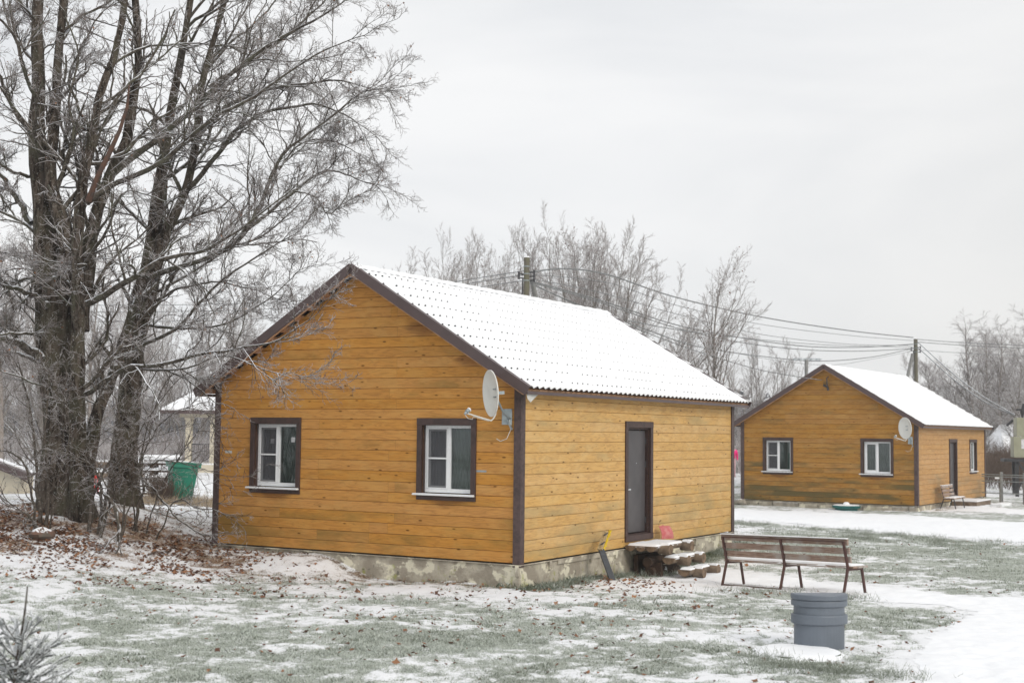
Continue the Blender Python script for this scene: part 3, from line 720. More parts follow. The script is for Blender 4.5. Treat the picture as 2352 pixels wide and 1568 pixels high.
def house(P, yaw, W, D, o, e, variant, name, label):
    h = thing(name, label, 'house', P, -yaw, 'stained wooden houses with snowy brown roofs')
    fr, sd = ('front', 'side') if variant == 1 else ('front2', 'side2')
    fmap = lambda u, z, d: (u, -d, z)
    smap = lambda u, z, d: (d, u, z)
    gt = lambda u: ztop(u, W)-.075
    wz = (.9303, 2.2594); w1 = (-1.944, -.794); w2 = (-5.5576, -4.4075)
    c = .09
    ops = [(w1[0]+c, w1[1]-c, wz[0]+c, wz[1]-c), (w2[0]+c, w2[1]-c, wz[0]+c, wz[1]-c)]
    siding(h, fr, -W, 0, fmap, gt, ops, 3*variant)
    if variant == 1: dr = (3.716, 4.885); sops = [(dr[0]+c, dr[1]-c, .17, 2.17)]; sw = None
    else:
        dr = (4.05, 5.15); sw = (7.0, 8.1); sops = [(dr[0]+c, dr[1]-c, .17, 2.17), (sw[0]+c, sw[1]-c, 1.02, 2.17)]
    st = RZ-SL*W/2-.09
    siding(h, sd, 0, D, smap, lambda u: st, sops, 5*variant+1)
    # back and far walls
    siding(h, fr, -W, 0, lambda u, z, d: (u, D+d, z), gt, [], 8)
    siding(h, sd, 0, D, lambda u, z, d: (-W-d, u, z), lambda u: st, [], 9)
    # structural backing behind the boards, with holes where openings are
    mb = MB()
    def panel(us, zs, ops, mp, top=None):
        us = sorted(us); zs = sorted(zs)
        for a, b in zip(us[:-1], us[1:]):
            for cc, dd in zip(zs[:-1], zs[1:]):
                if any(o_[0] < (a+b)/2 < o_[1] and o_[2] < (cc+dd)/2 < o_[3] for o_ in ops): continue
                mb.add([mp(a, cc, .001), mp(b, cc, .001), mp(b, dd, .001), mp(a, dd, .001)], [(0, 1, 2, 3)])
    op2 = [(a+.02, b-.02, z_+.02, zz_-.02) for a, b, z_, zz_ in ops]
    panel([-W, 0]+[q for o_ in op2 for q in o_[:2]], [0, st]+[q for o_ in op2 for q in o_[2:]], op2, fmap)
    sp2 = [(a+.02, b-.02, z_+.02, zz_-.02) for a, b, z_, zz_ in sops]
    panel([0, D]+[q for o_ in sp2 for q in o_[:2]], [0, st]+[q for o_ in sp2 for q in o_[2:]], sp2, smap)
    mb.add([fmap(-W, st, .001), fmap(0, st, .001), fmap(-W/2, RZ-.09, .001)], [(0, 1, 2)])
    mb.build('sheathing', 'groove', h)
    window(h, fmap, w1[0], w1[1], *wz, net=(variant == 1), seed=1)
    window(h, fmap, w2[0], w2[1], *wz, net=True, seed=4, sticker=(variant == 1))
    if sw: window(h, smap, sw[0], sw[1], .93, 2.26, net=False, seed=6)
    door(h, smap, dr[0], dr[1], .094, 2.27)
    # corner boards
    for (x, y, sx, sy) in ((0, 0, 1, -1), (-W, 0, -1, -1), (0, D, 1, 1), (-W, D, -1, 1)):
        mb = MB(); zt = st+.06
        ox = x+sx*.045; oy = y+sy*.045
        mb.box(min(ox, ox-sx*.13), max(ox, ox-sx*.13), min(oy, oy-sy*.026), max(oy, oy-sy*.026), -.06, zt)
        mb.box(min(ox, ox-sx*.026), max(ox, ox-sx*.026), min(oy-sy*.029, oy-sy*.14), max(oy-sy*.029, oy-sy*.14), -.06, zt)
        mb.build('corner_board', 'corner', h, bevel=.003)
    # plinth
    mb = MB(); n = 60
    mb.box(-W+.0, .02, -.02, D, -.75, -.035)
    pl = mb.build('plinth', 'found', h, bevel=.01)
    mb = MB()
    mb.box(-W-.01, .055, -.05, .0, -.034, -.022); mb.box(.0, .055, .0, D+.01, -.034, -.022)
    if variant == 1:
        for yy in (.9, 2.35, 3.3, 5.6, 6.9, 8.2):
            mb.box(.02, .06, yy, yy+.07, -.16, -.034)
        mb.box(.02, .05, 1.2, 3.5, -.10, -.036)
        mb.box(-.03, .03, -.06, -.02, -.20, -.034)
    mb.build('ledge_board', 'found', pl)
    if variant == 2:
        mb = MB(); x = -W; r = random.Random(4)
        while x < -.1:
            L = min(r.uniform(.5, 1.1), -x); mb.box(x+.01, x+L-.01, -.06-r.random()*.03, -.021, -.6, -.05-r.random()*.03, r.choice((0, 0, 1))); x += L
        mb.build('footing_stone', ['found', 'stone'], pl, bevel=.02)
    roof(h, W, D, o, e, 40+variant, detail=(variant == 1))
    return h
h1 = house(P1, Y1, W1, D1, .2955, .3019, 1, 'wooden_house', 'large orange stained wooden house in the foreground with snowy roof and log steps')
h2 = house(P2, Y2, W2, D2, .231, .3019, 2, 'wooden_house', 'smaller looking weathered wooden house further away on the right beyond the snowy road')
# conduit bracket under the far gable
mb = MB(); mb.tube([(-W2/2+.1, -.03, 4.0), (-W2/2+.1, -.16, 4.02), (-W2/2+.09, -.17, 4.38), (-W2/2+.16, -.17, 4.42)], .02, 6); mb.tube([(-W2/2-.05, -.1, 4.12), (-W2/2+.1, -.12, 4.05), (-W2/2+.12, -.12, 3.93)], .04, 6); mb.build('cable_bracket', 'iron', h2)
mb = MB(); mb.box(.03, .07, 5.0, 7.6, 2.72, 2.77); mb.build('eave_lamp_tube', 'white', h2)
# two pale patches on the siding of the near house
mb = MB(); mb.box(-6.16, -6.0, -.0215, -.0205, 1.615, 1.66); mb.build('paint_patch', 'cable', h1)
mb = MB(); mb.box(-.79, -.60, -.0215, -.0205, 1.405, 1.435); mb.build('paint_patch', 'galv', h1)

# ------------------------------------------------------------------ satellite dishes
def dish(label, cen, nrm, hh, post, arm_end, group='satellite dishes at the house corners'):
    root = thing('satellite_dish', label, 'satellite dish', post, 0, group)
    inv = Vector(post)
    n = Vector(nrm).normalized(); up = Vector((0, 0, 1)); x = up.cross(n).normalized(); y = n.cross(x)
    c = Vector(cen)-inv
    M4 = Matrix(((x[0], y[0], n[0], c[0]), (x[1], y[1], n[1], c[1]), (x[2], y[2], n[2], c[2]), (0, 0, 0, 1)))
    S4 = Matrix.Diagonal((.93, 1, 1, 1))
    R_ = hh/2; prof = [(R_*t, -.085*R_/.35*(1-t*t)) for t in (.02, .2, .4, .6, .8, .95, 1)]
    prof += [(R_+.008, .002), (R_+.008, -.014), (R_-.004, -.016)]+[(R_*t, -.085*R_/.35*(1-t*t)-.012) for t in (.9, .6, .3, .02)]
    mb = MB(); mb.lathe(prof, 40, 0, M4 @ S4); mb.build('reflector', 'dish', root, smooth=True)
    back = c-n*.11
    low = c-y*(R_*.93)-n*.02
    ae = Vector(arm_end)-inv
    mb = MB(); elbow = low-y*.09+n*.03
    mb.tube([c-y*R_*.55-n*.09, low-n*.05, low-y*.06-n*.01, elbow, (elbow*.6+ae*.4), ae], .011, 8); mb.build('feed_arm', 'dish', root, smooth=True)
    d = (c-ae).normalized(); mb = MB()
    mb.tube([ae-d*.02+Vector((0, 0, .03)), ae+d*.035+Vector((0, 0, .03))], .03, 12, 0); mb.tube([ae+d*.035+Vector((0, 0, .03)), ae+d*.06+Vector((0, 0, .03))], .034, 12, 1)
    mb.tube([ae-d*.06+Vector((0, 0, .02)), ae-d*.02+Vector((0, 0, .03))], .02, 8, 0); mb.build('feed_horn', ['galv', 'label'], root, smooth=True)
    mb = MB(); lp = [ae-d*.05, ae-d*.03+Vector((.03, 0, -.06)), ae+Vector((.08, 0, -.09)), ae*.75+elbow*.25+Vector((0, 0, -.02)), elbow*.9+ae*.1-Vector((0, 0, .015))]
    mb.tube(lp, .005, 6)
    w0 = Vector((0, 0, -.02)); mb.tube([w0+Vector((-.02, -.08, -.12)), w0+Vector((.0, -.05, -.28)), w0+Vector((-.06, -.05, -.42)), w0+Vector((-.16, -.04, -.46)), w0+Vector((-.22, -.03, -.42))], .006, 6)
    mb.build('cable', 'cable', root, smooth=True)
    mb = MB()
    mb.tube([back+Vector((0, 0, .17)), back+Vector((0, 0, -.08)), back*.55+Vector((0, 0, -.17)), back*.2+Vector((0, -.02, -.16)), Vector((0, -.02, -.12))], .016, 10)
    mb.bar(back+y*.06, c-n*.06+y*.06, .09, .02); mb.bar(back-y*.06, c-n*.06-y*.06, .09, .02)
    mb.bar(back+Vector((0, 0, 0)), back+n*-.12, .03, .05)
    mb.box(-.14, .02, -.035, -.028, -.22, .03); mb.box(-.14, .02, -.028, -.0, .02, .03); mb.bar((-.06, -.02, -.1), (.02, -.06, -.30), .05, .02)
    mb.build('bracket', 'galv', root)
    return root
q = loc1(-.16, -.02, 2.38); cc = at(1126, 903, 20.55); ae = at(1073, 949, 20.15)
dish('large off white satellite dish at the near corner of the foreground house', cc, (-.93, -.36, -.07), .71, q, ae)
q = loc2(-.16, -.02, 2.30); cc = at(2078.5, 983, 45.1); ae = at(2056, 1004, 44.6)
dish('off white satellite dish beside the right window of the far house', cc, (-.90, -.36, -.06), .72, q, ae)

# ------------------------------------------------------------------ log steps at the door
def half_log(mb, p, q, r, flat=True, mi=0, mie=1, n=12):
    p = Vector(p); q = Vector(q); d = (q-p).normalized(); x = d.cross(Vector((0, 0, 1))).normalized(); z = x.cross(d)
    an = [PI+PI*i/n for i in range(n+1)] if flat else [2*PI*i/n for i in range(n)]
    ring = [(math.cos(a)*r, math.sin(a)*r*.95) for a in an]
    vs = [p+x*a+z*b for a, b in ring]+[q+x*a+z*b for a, b in ring]; k = len(ring)
    mb.add(vs, [(i, (i+1) % k, k+(i+1) % k, k+i) for i in range(k)], mi)
    mb.add(vs[:k], [tuple(range(k))[::-1]], mie); mb.add(vs[k:], [tuple(range(k))], mie)
def snowcap(parent, outline_f, u0, u1, v0, v1, z, th, seed, nm='snow_cap'):
    """pillow of snow, ragged at the rim; outline_f maps (u,v,z)->local"""
    nu, nv = 34, 14; U, Vv = np.meshgrid(np.linspace(0, 1, nu), np.linspace(0, 1, nv), indexing='ij')
    e = np.minimum(np.minimum(U, 1-U)*(u1-u0), np.minimum(Vv, 1-Vv)*(v1-v0))
    rag = fbm(U*(u1-u0), Vv*(v1-v0), 5., 3, seed)
    h = z+th*np.clip(e/.03, 0, 1)**.5*(.7+.6*rag)-.02*(e < 1e-6)
    u = u0+(u1-u0)*U; v = v0+(v1-v0)*Vv
    j = (fbm(u, v, 9., 2, seed+5)-.5)*.05
    edge = (e < 1e-6); u = np.where(edge, u+j, u); v = np.where(edge, v+j, v)
    P = np.array([outline_f(a, b, c) for a, b, c in zip(u.ravel(), v.ravel(), h.ravel())])
    i = np.arange(nu*nv).reshape(nu, nv); Q = np.stack([i[:-1, :-1], i[1:, :-1], i[1:, 1:], i[:-1, 1:]], -1).reshape(-1, 4)
    return fastmesh(nm, P, Q, 'snow', parent, smooth=True)
so = loc1(0, 0)
steps = thing('log_steps', 'snow capped steps of split half logs below the grey door', 'steps', (P1[0], P1[1], P1[2]), -Y1)
def level(x0, x1, y0, y1, z, r, stick, seed):
    n = max(1, round((x1-x0)/(r*2))); w = (x1-x0)/n; idm = lambda a, b, c: (a, b, c)
    for i in range(n):
        mb = MB(); xm = x0+w*(i+.5)
        half_log(mb, (xm, y0+R.uniform(-.02, .02), z), (xm, y1+R.uniform(-.02, .02), z), w/2)
        mb.build('tread_log', ['log', 'logend'], steps, smooth=False)
    for yy in (y0+.30, y1-.12):
        mb = MB(); half_log(mb, (x1-.06, yy, z-.055), (x1+stick, yy, z-.055), .098, flat=False, n=16)
        sl = mb.build('support_log', ['log', 'logend'], steps)
        snowcap(sl, idm, x1-.03, x1+stick-.005, yy-.065, yy+.065, z+.022, .035, seed+3)
    snowcap(steps, idm, x0+.01, x1-.005, y0+.0, y1, z, .034, seed)
level(.06, .66, 3.66, 5.05, .045, .1, .16, 100)
level(.64, .88, 4.0, 5.1, -.165, .12, .15, 120)
level(.92, 1.16, 4.05, 5.15, -.365, .12, .14, 140)
mb = MB(); mb.box(.12, .2, 3.9, 4.9, -.6, -.14); mb.box(.3, .62, 3.98, 4.06, -.6, -.26); mb.tube([(.4, 3.85, -.25), (.4, 5.0, -.25)], .09, 12); mb.tube([(.45, 3.85, -.43), (.45, 5.0, -.43)], .09, 12)
mb.build('support_beam', 'logdark', steps)  # beams coloured dark to paint the shaded hollow under the platform

# boot brush beside the steps
def wl(px, py, x): # picture point -> point in the vertical plane x=const of house 1
    d = FW*F + RT*(px-VW/2) + UP*(VH/2-py); nrm = np.array([math.cos(Y1), -math.sin(Y1), 0]); q = loc1(x, 0); return d*((q@nrm)/(d@nrm))
b0 = wl(1409, 1316, .62); b0[2] = gz(b0[0], b0[1])-.03; b1 = wl(1381, 1261, .35); b2 = wl(1395, 1219, .24)
br = thing('boot_brush', 'boot scraper with yellow bristles on a dark plank leaning beside the door', 'boot brush', b0)
o3 = Vector(b0); nx = Vector((math.sin(Y1), math.cos(Y1), 0))
mb = MB(); mb.bar((0, 0, 0), Vector(b1)-o3, .115, .025, up=(.3, -.5, .3)); mb.build('plank', 'rubber', br, bevel=.004)
p, q = Vector(b1)-o3, Vector(b2)-o3; ax = (q-p).normalized()
mb = MB(); mb.bar(p-nx*.05, q-nx*.05-ax*.02, .09, .03); mb.bar(p+nx*.01-ax*.01, q+nx*.0-ax*.07, .02, .10); mb.build('brush_back', 'kindling', br, bevel=.004)
mb = MB()
for i in range(26):
    t = i/25.; a = p.lerp(q, t)+nx*.05
    for j in range(5):
        s_ = Vector((R.uniform(-.03, .03), -.02+.02*j, R.uniform(-.01, .01))); mb.bar(a+s_*.5, a+s_+nx*.055+Vector((0, 0, R.uniform(-.01, .01))), .011, .011)
mb.build('bristles', 'yellow', br)
mb = MB()
for t in (.3, .8): a = p.lerp(q, t); mb.bar(a-nx*.09-Vector((.0, .06, 0)), a+nx*.05-Vector((0, .06, -.03)), .015, .02)
mb.build('clamp', 'iron', br)

# faded red scoop leaning on the wall
s0 = Vector(loc1(.10, 4.98, .085)); sc = thing('red_scoop', 'faded red plastic shovel blade leaning on the wall beside the door', 'shovel blade', s0, -Y1-.45)
mb = MB(); n = 8; vs = []
for k in range(2):
    for i in range(n+1):
        t = i/n; z = .235*t; bul = .045*math.sin(PI*t*.9)+.10*(1-t)
        for yy in (0, .06, .14, .2):
            vs.append((bul-(.012 if k else 0)+(.012 if yy in (0, .2) else 0), yy*(1-.1*t)*1.45, z))
m4 = (n+1)*4; fs = []
for i in range(n):
    for j in range(3):
        a = i*4+j; fs.append((a, a+1, a+5, a+4)); fs.append((m4+a, m4+a+4, m4+a+5, m4+a+1))
for i in range(n): fs.append((i*4, i*4+4, m4+i*4+4, m4+i*4)); fs.append((i*4+3, m4+i*4+3, m4+i*4+7, i*4+7))
fs += [(n*4+j, n*4+j+1, m4+n*4+j+1, m4+n*4+j) for j in range(3)]
mb.add(vs, fs); mb.build('blade', 'redpl', sc, smooth=True)
mb = MB(); mb.tube([(.02, .12, .2), (-.01+.0, .12, .24)], .02, 8); mb.build('socket', 'redpl', sc)

# stones, stake, hose and kindling below the platform
def rock(name, label, px, py, r, mt, seed, sq=(1, 1, .8), x=None, cat='stone', group=None):
    q = ground(px, py) if x is None else x
    rn = random.Random(seed); mb = MB(); n, k = 14, 9; vs = []
    for i in range(k+1):
        ph = PI*i/k
        for j in range(n):
            th = 2*PI*j/n; a, b, c = math.sin(ph)*math.cos(th), math.sin(ph)*math.sin(th), math.cos(ph)
            f = 1+.45*(float(fbm(np.array([a*1.4+seed+c]), np.array([b*1.4+c*1.3]), 1., 3, seed)[0])-.5)*2
            vs.append((a*r*f*sq[0], b*r*f*sq[1], c*r*f*sq[2]+r*sq[2]*.6))
    mb.add(vs, [(i*n+j, i*n+(j+1) % n, (i+1)*n+(j+1) % n, (i+1)*n+j) for i in range(k) for j in range(n)])
    o = mb.build(name, mt, None, smooth=True); o.location = Vector(q); o.rotation_euler = (0, 0, rn.uniform(0, 6))
    return tag(o, label, cat, group)
rock('stone', 'rounded pale stone under the lowest log steps, the tallest one', 1514, 1304, .115, 'stone', 3, (.85, .8, 1.1))
rock('stone', 'small pale stone left of the tall one under the log steps', 1499, 1303, .09, 'stone', 5)
rock('stone', 'snow dusted mossy stone in front of the log steps', 1522, 1316, .15, 'greenstone', 8, (1.2, .8, .6))
st_ = ground(1504, 1309); o = MB(); o.tube([(0, 0, -.05), (.0, 0, .30)], .022, 8); ob = o.build('wooden_stake', 'log', None); ob.location = Vector(st_); tag(ob, 'short grey wooden stake among the stones by the steps', 'stake')
ki = ground(1452, 1309); kt = thing('kindling', 'thin split sticks of pale kindling on the snow left of the steps', 'kindling', ki, .4)
mb = MB()
for i in range(7): mb.bar((R.uniform(-.2, -.1), R.uniform(-.08, .08), .02+.008*i), (R.uniform(.1, .22), R.uniform(-.12, .02), .03+.006*i), .02, .012)
mb.build('stick', 'kindling', kt)
ho = ground(1488, 1302); mb = MB(); mb.tube([(math.cos(a)*.14+.02*a*.3, math.sin(a)*.07, .05+.012*a) for a in [i*.5 for i in range(26)]], .014, 8)
o = mb.build('garden_hose', 'teal', None, smooth=True); o.location = Vector(ho); tag(o, 'coiled dark green hose tucked under the door platform', 'hose')

# ------------------------------------------------------------------ bench in the lawn
def bench(label, L, W_=.42, mats=('benchsteel', 'slat'), three=True, grp='slatted wooden benches on steel frames', snow=True, ground_rail=True):
    """x along the bench, +y towards the sitter's knees; the back is at y=0"""
    b = thing('bench', label, 'bench', (0, 0, 0), 0, grp)
    xs = (0, L/2, L) if three else (.08, L-.08)
    for i, x in enumerate(xs):
        mb = MB(); mb.bar((x, -.02, .80), (x, .075, .385), .04, .028, up=(0, 1, 0)); mb.bar((x, .075, .395), (x, -.06, -.02), .04, .028, up=(0, 1, 0)); mb.build('rear_leg', mats[0], b, bevel=.003)
        mb = MB(); mb.bar((x, W_, .38), (x, W_+.07, -.02), .04, .028, up=(0, 1, 0)); mb.build('front_leg', mats[0], b, bevel=.003)
        mb = MB(); mb.bar((x, .05, .365), (x, W_+.02, .365), .04, .03); mb.build('seat_bearer', mats[0], b)
    for k in range(3):
        z = .47+k*.135; y = .085-(z-.39)*.228
        mb = MB(); mb.box(-.06, L+.06, y-.0, y+.032, z, z+.095); s_ = mb.build('back_slat', mats[1], b, bevel=.006)
        if snow and k == 2:
            mb = MB(); mb.box(-.055, L+.055, y-.03, y+.036, z+.096, z+.112); mb.build('snow_line', 'snow', s_, bevel=.006)
    mb = MB(); mb.box(-.0, L, -.038, -.004, .79, .805); mb.build('top_rail', mats[0], b)
    for k in range(3):
        y = .10+k*.13; mb = MB(); mb.box(-.08, L+.08, y, y+.115, .382, .418); mb.build('seat_slat', mats[1], b, bevel=.006)
    if snow:
        snowcap(b, lambda a, c, z: (a, c, z), -.075, L+.075, .10, .475, .419, .022, 77, 'seat_snow')
    if ground_rail:
        mb = MB(); mb.bar((0, -.05, .0), (L/2, -.05, .0), .03, .03); mb.build('base_rail', mats[0], b)
    return b
A = ground(1664, 1344); B = ground(1943, 1366)
d = B-A; L = math.hypot(d[0], d[1]); b = bench('long slatted bench seen from behind on the lawn beside the grey bin', L)
b.location = Vector(A)+Vector((0, 0, .0)); b.rotation_euler = (0, 0, math.atan2(d[1], d[0]))
b.rotation_euler[1] = -math.atan2(B[2]-A[2], L)
b.location.z += .015

# ------------------------------------------------------------------ D-shaped bin with a snowy cover at its foot
bp = ground(1883, 1488); bn = thing('grey_bin', 'blue grey plastic bin with flat back and overlapping rims on the lawn', 'bin', bp, .06)
def Dsh(w, dpt, n=22, k=0.):
    pts = [(-w/2, 0)]
    for i in range(n+1):
        a = PI+PI*i/n; pts.append((math.cos(a)*w/2*.999, -.05+math.sin(a)*dpt))
    pts.append((w/2, 0)); return pts
for nm, w, dp, z0, z1, bv in (('body', .572, .21, -.05, .295, .006), ('lower_rim', .645, .235, .285, .395, .014), ('neck', .578, .215, .39, .49, .004), ('upper_rim', .642, .235, .485, .555, .012), ('lid', .65, .24, .557, .625, .014)):
    mb = MB(); pl = [(x, y+.06) for x, y in Dsh(w, dp)]; mb.prism(pl, z0, z1, 0); mb.build(nm, 'bin', bn, bevel=bv)
cp = ground(1832, 1503); cv = thing('round_cover', 'low round well cover buried in snow in front of the grey bin', 'cover', cp)
mb = MB(); mb.lathe([(.47, -.06), (.48, .02), (.47, .045), (.3, .05), (.01, .052)], 40); mb.build('lid', 'greenstone', cv, smooth=True)
mb = MB(); mb.lathe([(.60, -.03), (.53, .008), (.50, .03), (.44, .056), (.38, .064), (.28, .070), (.2, .072), (.1, .074), (.01, .074)], 72)
mb.v = [(x*(1+(float(fbm(np.array([x*3+9]), np.array([y*3]), 1.6, 3, 3)[0])-.5)*.34), y*(1+(float(fbm(np.array([x*3]), np.array([y*3+4]), 1.6, 3, 4)[0])-.5)*.3), z+(float(fbm(np.array([x*7]), np.array([y*7]), 1., 3, 6)[0])-.5)*.022*(z > 0)) for x, y, z in mb.v]
mb.build('snow_cap', 'snow', cv, smooth=True)

# ------------------------------------------------------------------ far house: bench, porch step, cover, step slab
c2, s2 = math.cos(Y2), math.sin(Y2)
b2 = bench('small weathered bench standing against the side wall of the far house', 1.35, three=False, mats=('iron', 'slat'), ground_rail=False)
q = loc2(.25, 2.05); b2.location = Vector((q[0], q[1], gz(q[0], q[1])+.0)); b2.rotation_euler = (0, 0, PI/2-Y2); 
b2.scale = (1, -1, 1)
q = loc2(0, 0); ps = thing('porch_step', 'low wooden box step with snowy top below the far house door', 'step', (P2[0], P2[1], P2[2]), -Y2)
mb = MB(); mb.box(.05, .95, 4.2, 6.3, -.25, .0); mb.build('box', 'log', ps, bevel=.01)
mb = MB(); mb.box(.04, .97, 4.18, 6.32, .0, .045); mb.build('snow_cap', 'snow', ps, bevel=.02)
mb = MB(); mb.box(1.2, 1.6, 5.2, 6.8, -.2, -.09); o = mb.build('step_slab', ['snow', 'log'], None, bevel=.02); o.location = Vector(P2); o.rotation_euler = (0, 0, -Y2); tag(o, 'snowy plank slab on the ground before the far porch step', 'step')
gq = ground(1944, 1171); gc = thing('septic_cover', 'round green plastic septic tank cover with snow before the far house', 'tank cover', gq)
mb = MB(); mb.lathe([(.38, -.05), (.38, .06), (.47, .08), (.49, .15), (.46, .165), (.01, .17)], 32); mb.build('lid', 'teal', gc, smooth=True)
mb = MB(); mb.lathe([(.45, .167), (.42, .185), (.3, .19), (.11, .195), (.10, .25), (.05, .28), (.01, .285)], 32); mb.build('snow_cap', 'snow', gc, smooth=True)
rock('stone', 'pale field stone at the left corner of the far house', 0, 0, .24, 'stone', 13, (1.3, .9, .6), x=loc2(-6.3, -.35, -.2))
rock('stone', 'split kindling like stone slab under the far bench', 0, 0, .14, 'stone', 15, (1.6, .6, .4), x=loc2(.5, 1.2, -.22))['label'] = 'small pale stone on the ground by the far bench'

# ------------------------------------------------------------------ utility poles, antenna, cables
def pole(label, px, ytop, Y, r, strut, grp='wooden utility poles with struts'):
    t = at(px, ytop, Y); g = gz(t[0], t[1]); h = t[2]-g
    u = thing('utility_pole', label, 'utility pole', (t[0], t[1], g), 0, grp)
    mb = MB(); mb.tube([(0, 0, -.2), (0, 0, h*.5), (0, 0, h)], [r*1.2, r*1.08, r], 14); mb.build('pole', 'polewood', u, smooth=True)
    mb = MB(); mb.tube([(0, 0, h-.01), (0, 0, h+.035)], [r*1.1, r*.8], 14); mb.build('snow_cap', 'snow', u)
    mb = MB(); sx, sy = strut; mb.tube([(sx, sy, -.2), (sx*.1, sy*.1-.02, h-.9)], [r*1.05, r*.85], 12); mb.build('strut', 'polegrey', u, smooth=True)
    for z in (.30, .55, .78):
        mb = MB(); mb.tube([(0, 0, h-z), (0, 0, h-z-.03)], r*1.12, 14); mb.build('band', 'galv', u)
    for k, (a, z) in enumerate(((-1, .58), (1, .66), (-1, .72), (1, .80), (1, .52))):
        mb = MB(); mb.tube([(a*r, 0, h-z), (a*(r+.16), -.03, h-z+.02)], .025, 8); mb.tube([(a*(r+.16), -.03, h-z-.04), (a*(r+.16), -.03, h-z+.09)], .035, 8); mb.build('insulator', 'iron', u, smooth=True)
    mb = MB(); mb.tube([(-r-.03, 0, h-.7), (-r-.05, 0, h-1.4), (-r-.05, 0, 0)], .022, 8); mb.build('riser_cable', 'iron', u)
    return u, Vector((t[0], t[1], t[2]))
u1, T1 = pole('thick wooden utility pole rising behind the foreground house roof', 1210, 591, 45, .10, (2.2, 2.5))
u2, T2 = pole('distant wooden utility pole behind the far house with leaning strut', 2103, 778, 80, .115, (-1.9, 0))
def cable(label, pts, r=.012, grp='overhead cables between the poles'):
    """pts: list of (px, py, Y); hung through a smooth curve of real points"""
    P = [at(*p) for p in pts]; out = []
    n = len(P)
    for i in range(n-1):
        p0, p1, p2, p3 = P[max(i-1, 0)], P[i], P[i+1], P[min(i+2, n-1)]
        for k in range(10):
            t = k/10.; out.append(.5*((2*p1)+(-p0+p2)*t+(2*p0-5*p1+4*p2-p3)*t*t+(-p0+3*p1-3*p2+p3)*t**3))
    out.append(P[-1]); mb = MB(); mb.tube(out, r, 5)
    o = mb.build('overhead_cable', 'wire', None, smooth=True); return tag(o, label, 'cable', grp)
cable('topmost thick cable running from the near pole to the distant pole', [(1217, 625, 45), (1300, 617, 49), (1400, 632, 53), (1550, 682, 59), (1750, 728, 66), (1950, 759, 74), (2097, 775, 80)], .03)
cable('second thin cable below the topmost one between the two poles', [(1217, 630, 45), (1400, 650, 52), (1550, 700, 59), (1750, 745, 66), (1950, 770, 74), (2097, 782, 80)], .014)
cable('third thin cable in the bundle between the two poles', [(1218, 640, 45), (1380, 672, 52), (1550, 720, 59), (1750, 768, 66), (1950, 790, 74), (2097, 793, 80)], .014)
cable('twisted double cable sagging lowest between the poles, upper strand', [(1218, 645, 45), (1380, 690, 52), (1550, 745, 59), (1700, 775, 66), (1850, 795, 70), (1980, 797, 76), (2097, 790, 80)], .025)
cable('twisted double cable sagging lowest between the poles, lower strand', [(1218, 648, 45), (1380, 695, 52), (1550, 752, 59), (1700, 786, 66), (1850, 803, 70), (1980, 806, 76), (2097, 800, 80)], .022)
cable('nearly level pale cable crossing in front of the tall lone tree', [(1440, 735, 33), (1550, 756, 40), (1700, 775, 52), (1900, 792, 66), (2097, 797, 80)], .014)
cable('slack cable dipping over the far house ridge to the distant pole', [(1218, 650, 45), (1350, 710, 48), (1480, 755, 52), (1600, 795, 57), (1750, 818, 63), (1880, 829, 69), (2000, 820, 75), (2097, 800, 80)], .022)
cable('service cable reaching the gable of the far house', [(1218, 652, 45), (1330, 700, 45), (1450, 750, 45), (1600, 806, 45.5), (1750, 850, 46.3), (1888, 873, 47.2)], .013)
cable('thin slack wire low between the poles over the far house', [(1550, 780, 62), (1750, 822, 66), (1900, 838, 71), (2000, 825, 75), (2098, 805, 80)], .010)
for i, (dy, nm) in enumerate(((0, 'upper'), (9, 'middle'), (22, 'lower'))):
    cable(nm+' cable leaving the near pole towards the left trees', [(1204, 622+dy, 45), (1100, 638+dy, 46), (950, 662+dy*1.2, 48), (700, 690+dy*1.6, 52), (400, 700+dy*1.7, 56), (100, 700+dy*1.7, 60), (-150, 695+dy*1.7, 64)], .015)
for i, (dy, nm) in enumerate(((0, 'upper'), (6, 'middle'), (24, 'lower'))):
    cable(nm+' cable leaving the distant pole past the right edge', [(2106, 779+dy, 80), (2200, 786+dy, 80), (2352, 793+dy, 80), (2500, 796+dy, 80)], .02 if i < 2 else .012)
for i, (dy, nm) in enumerate(((0, 'upper'), (12, 'lower'))):
    cable(nm+' twisted cable dropping from the distant pole to the transformer', [(2108, 785+dy, 80), (2180, 850+dy, 74), (2250, 905+dy*.8, 68), (2300, 935+dy*.5, 63), (2332, 953, 58)], .03)
aq = at(1852, 826, 58); an = thing('tv_antenna', 'television antenna on a mast behind the far house ridge', 'antenna', (aq[0], aq[1], gz(aq[0], aq[1])))
hh = aq[2]-gz(aq[0], aq[1]); mb = MB(); mb.tube([(0, 0, -.2), (0, 0, hh)], .075, 10); mb.build('mast', 'polegrey', an)
mb = MB(); mb.tube([(-.55, 0, hh+.05), (.6, 0, hh+.05)], .015, 6); mb.tube([(-.55, 0, hh-.02), (.6, 0, hh-.02)], .012, 6)
for x in (-.55, -.3, -.05, .2, .45, .6): mb.tube([(x, -.3, hh+.02), (x, .3, hh+.02)], .009, 6); mb.tube([(x, 0, hh-.02), (x, 0, hh+.05)], .012, 6)
mb.build('boom', 'galv', an)

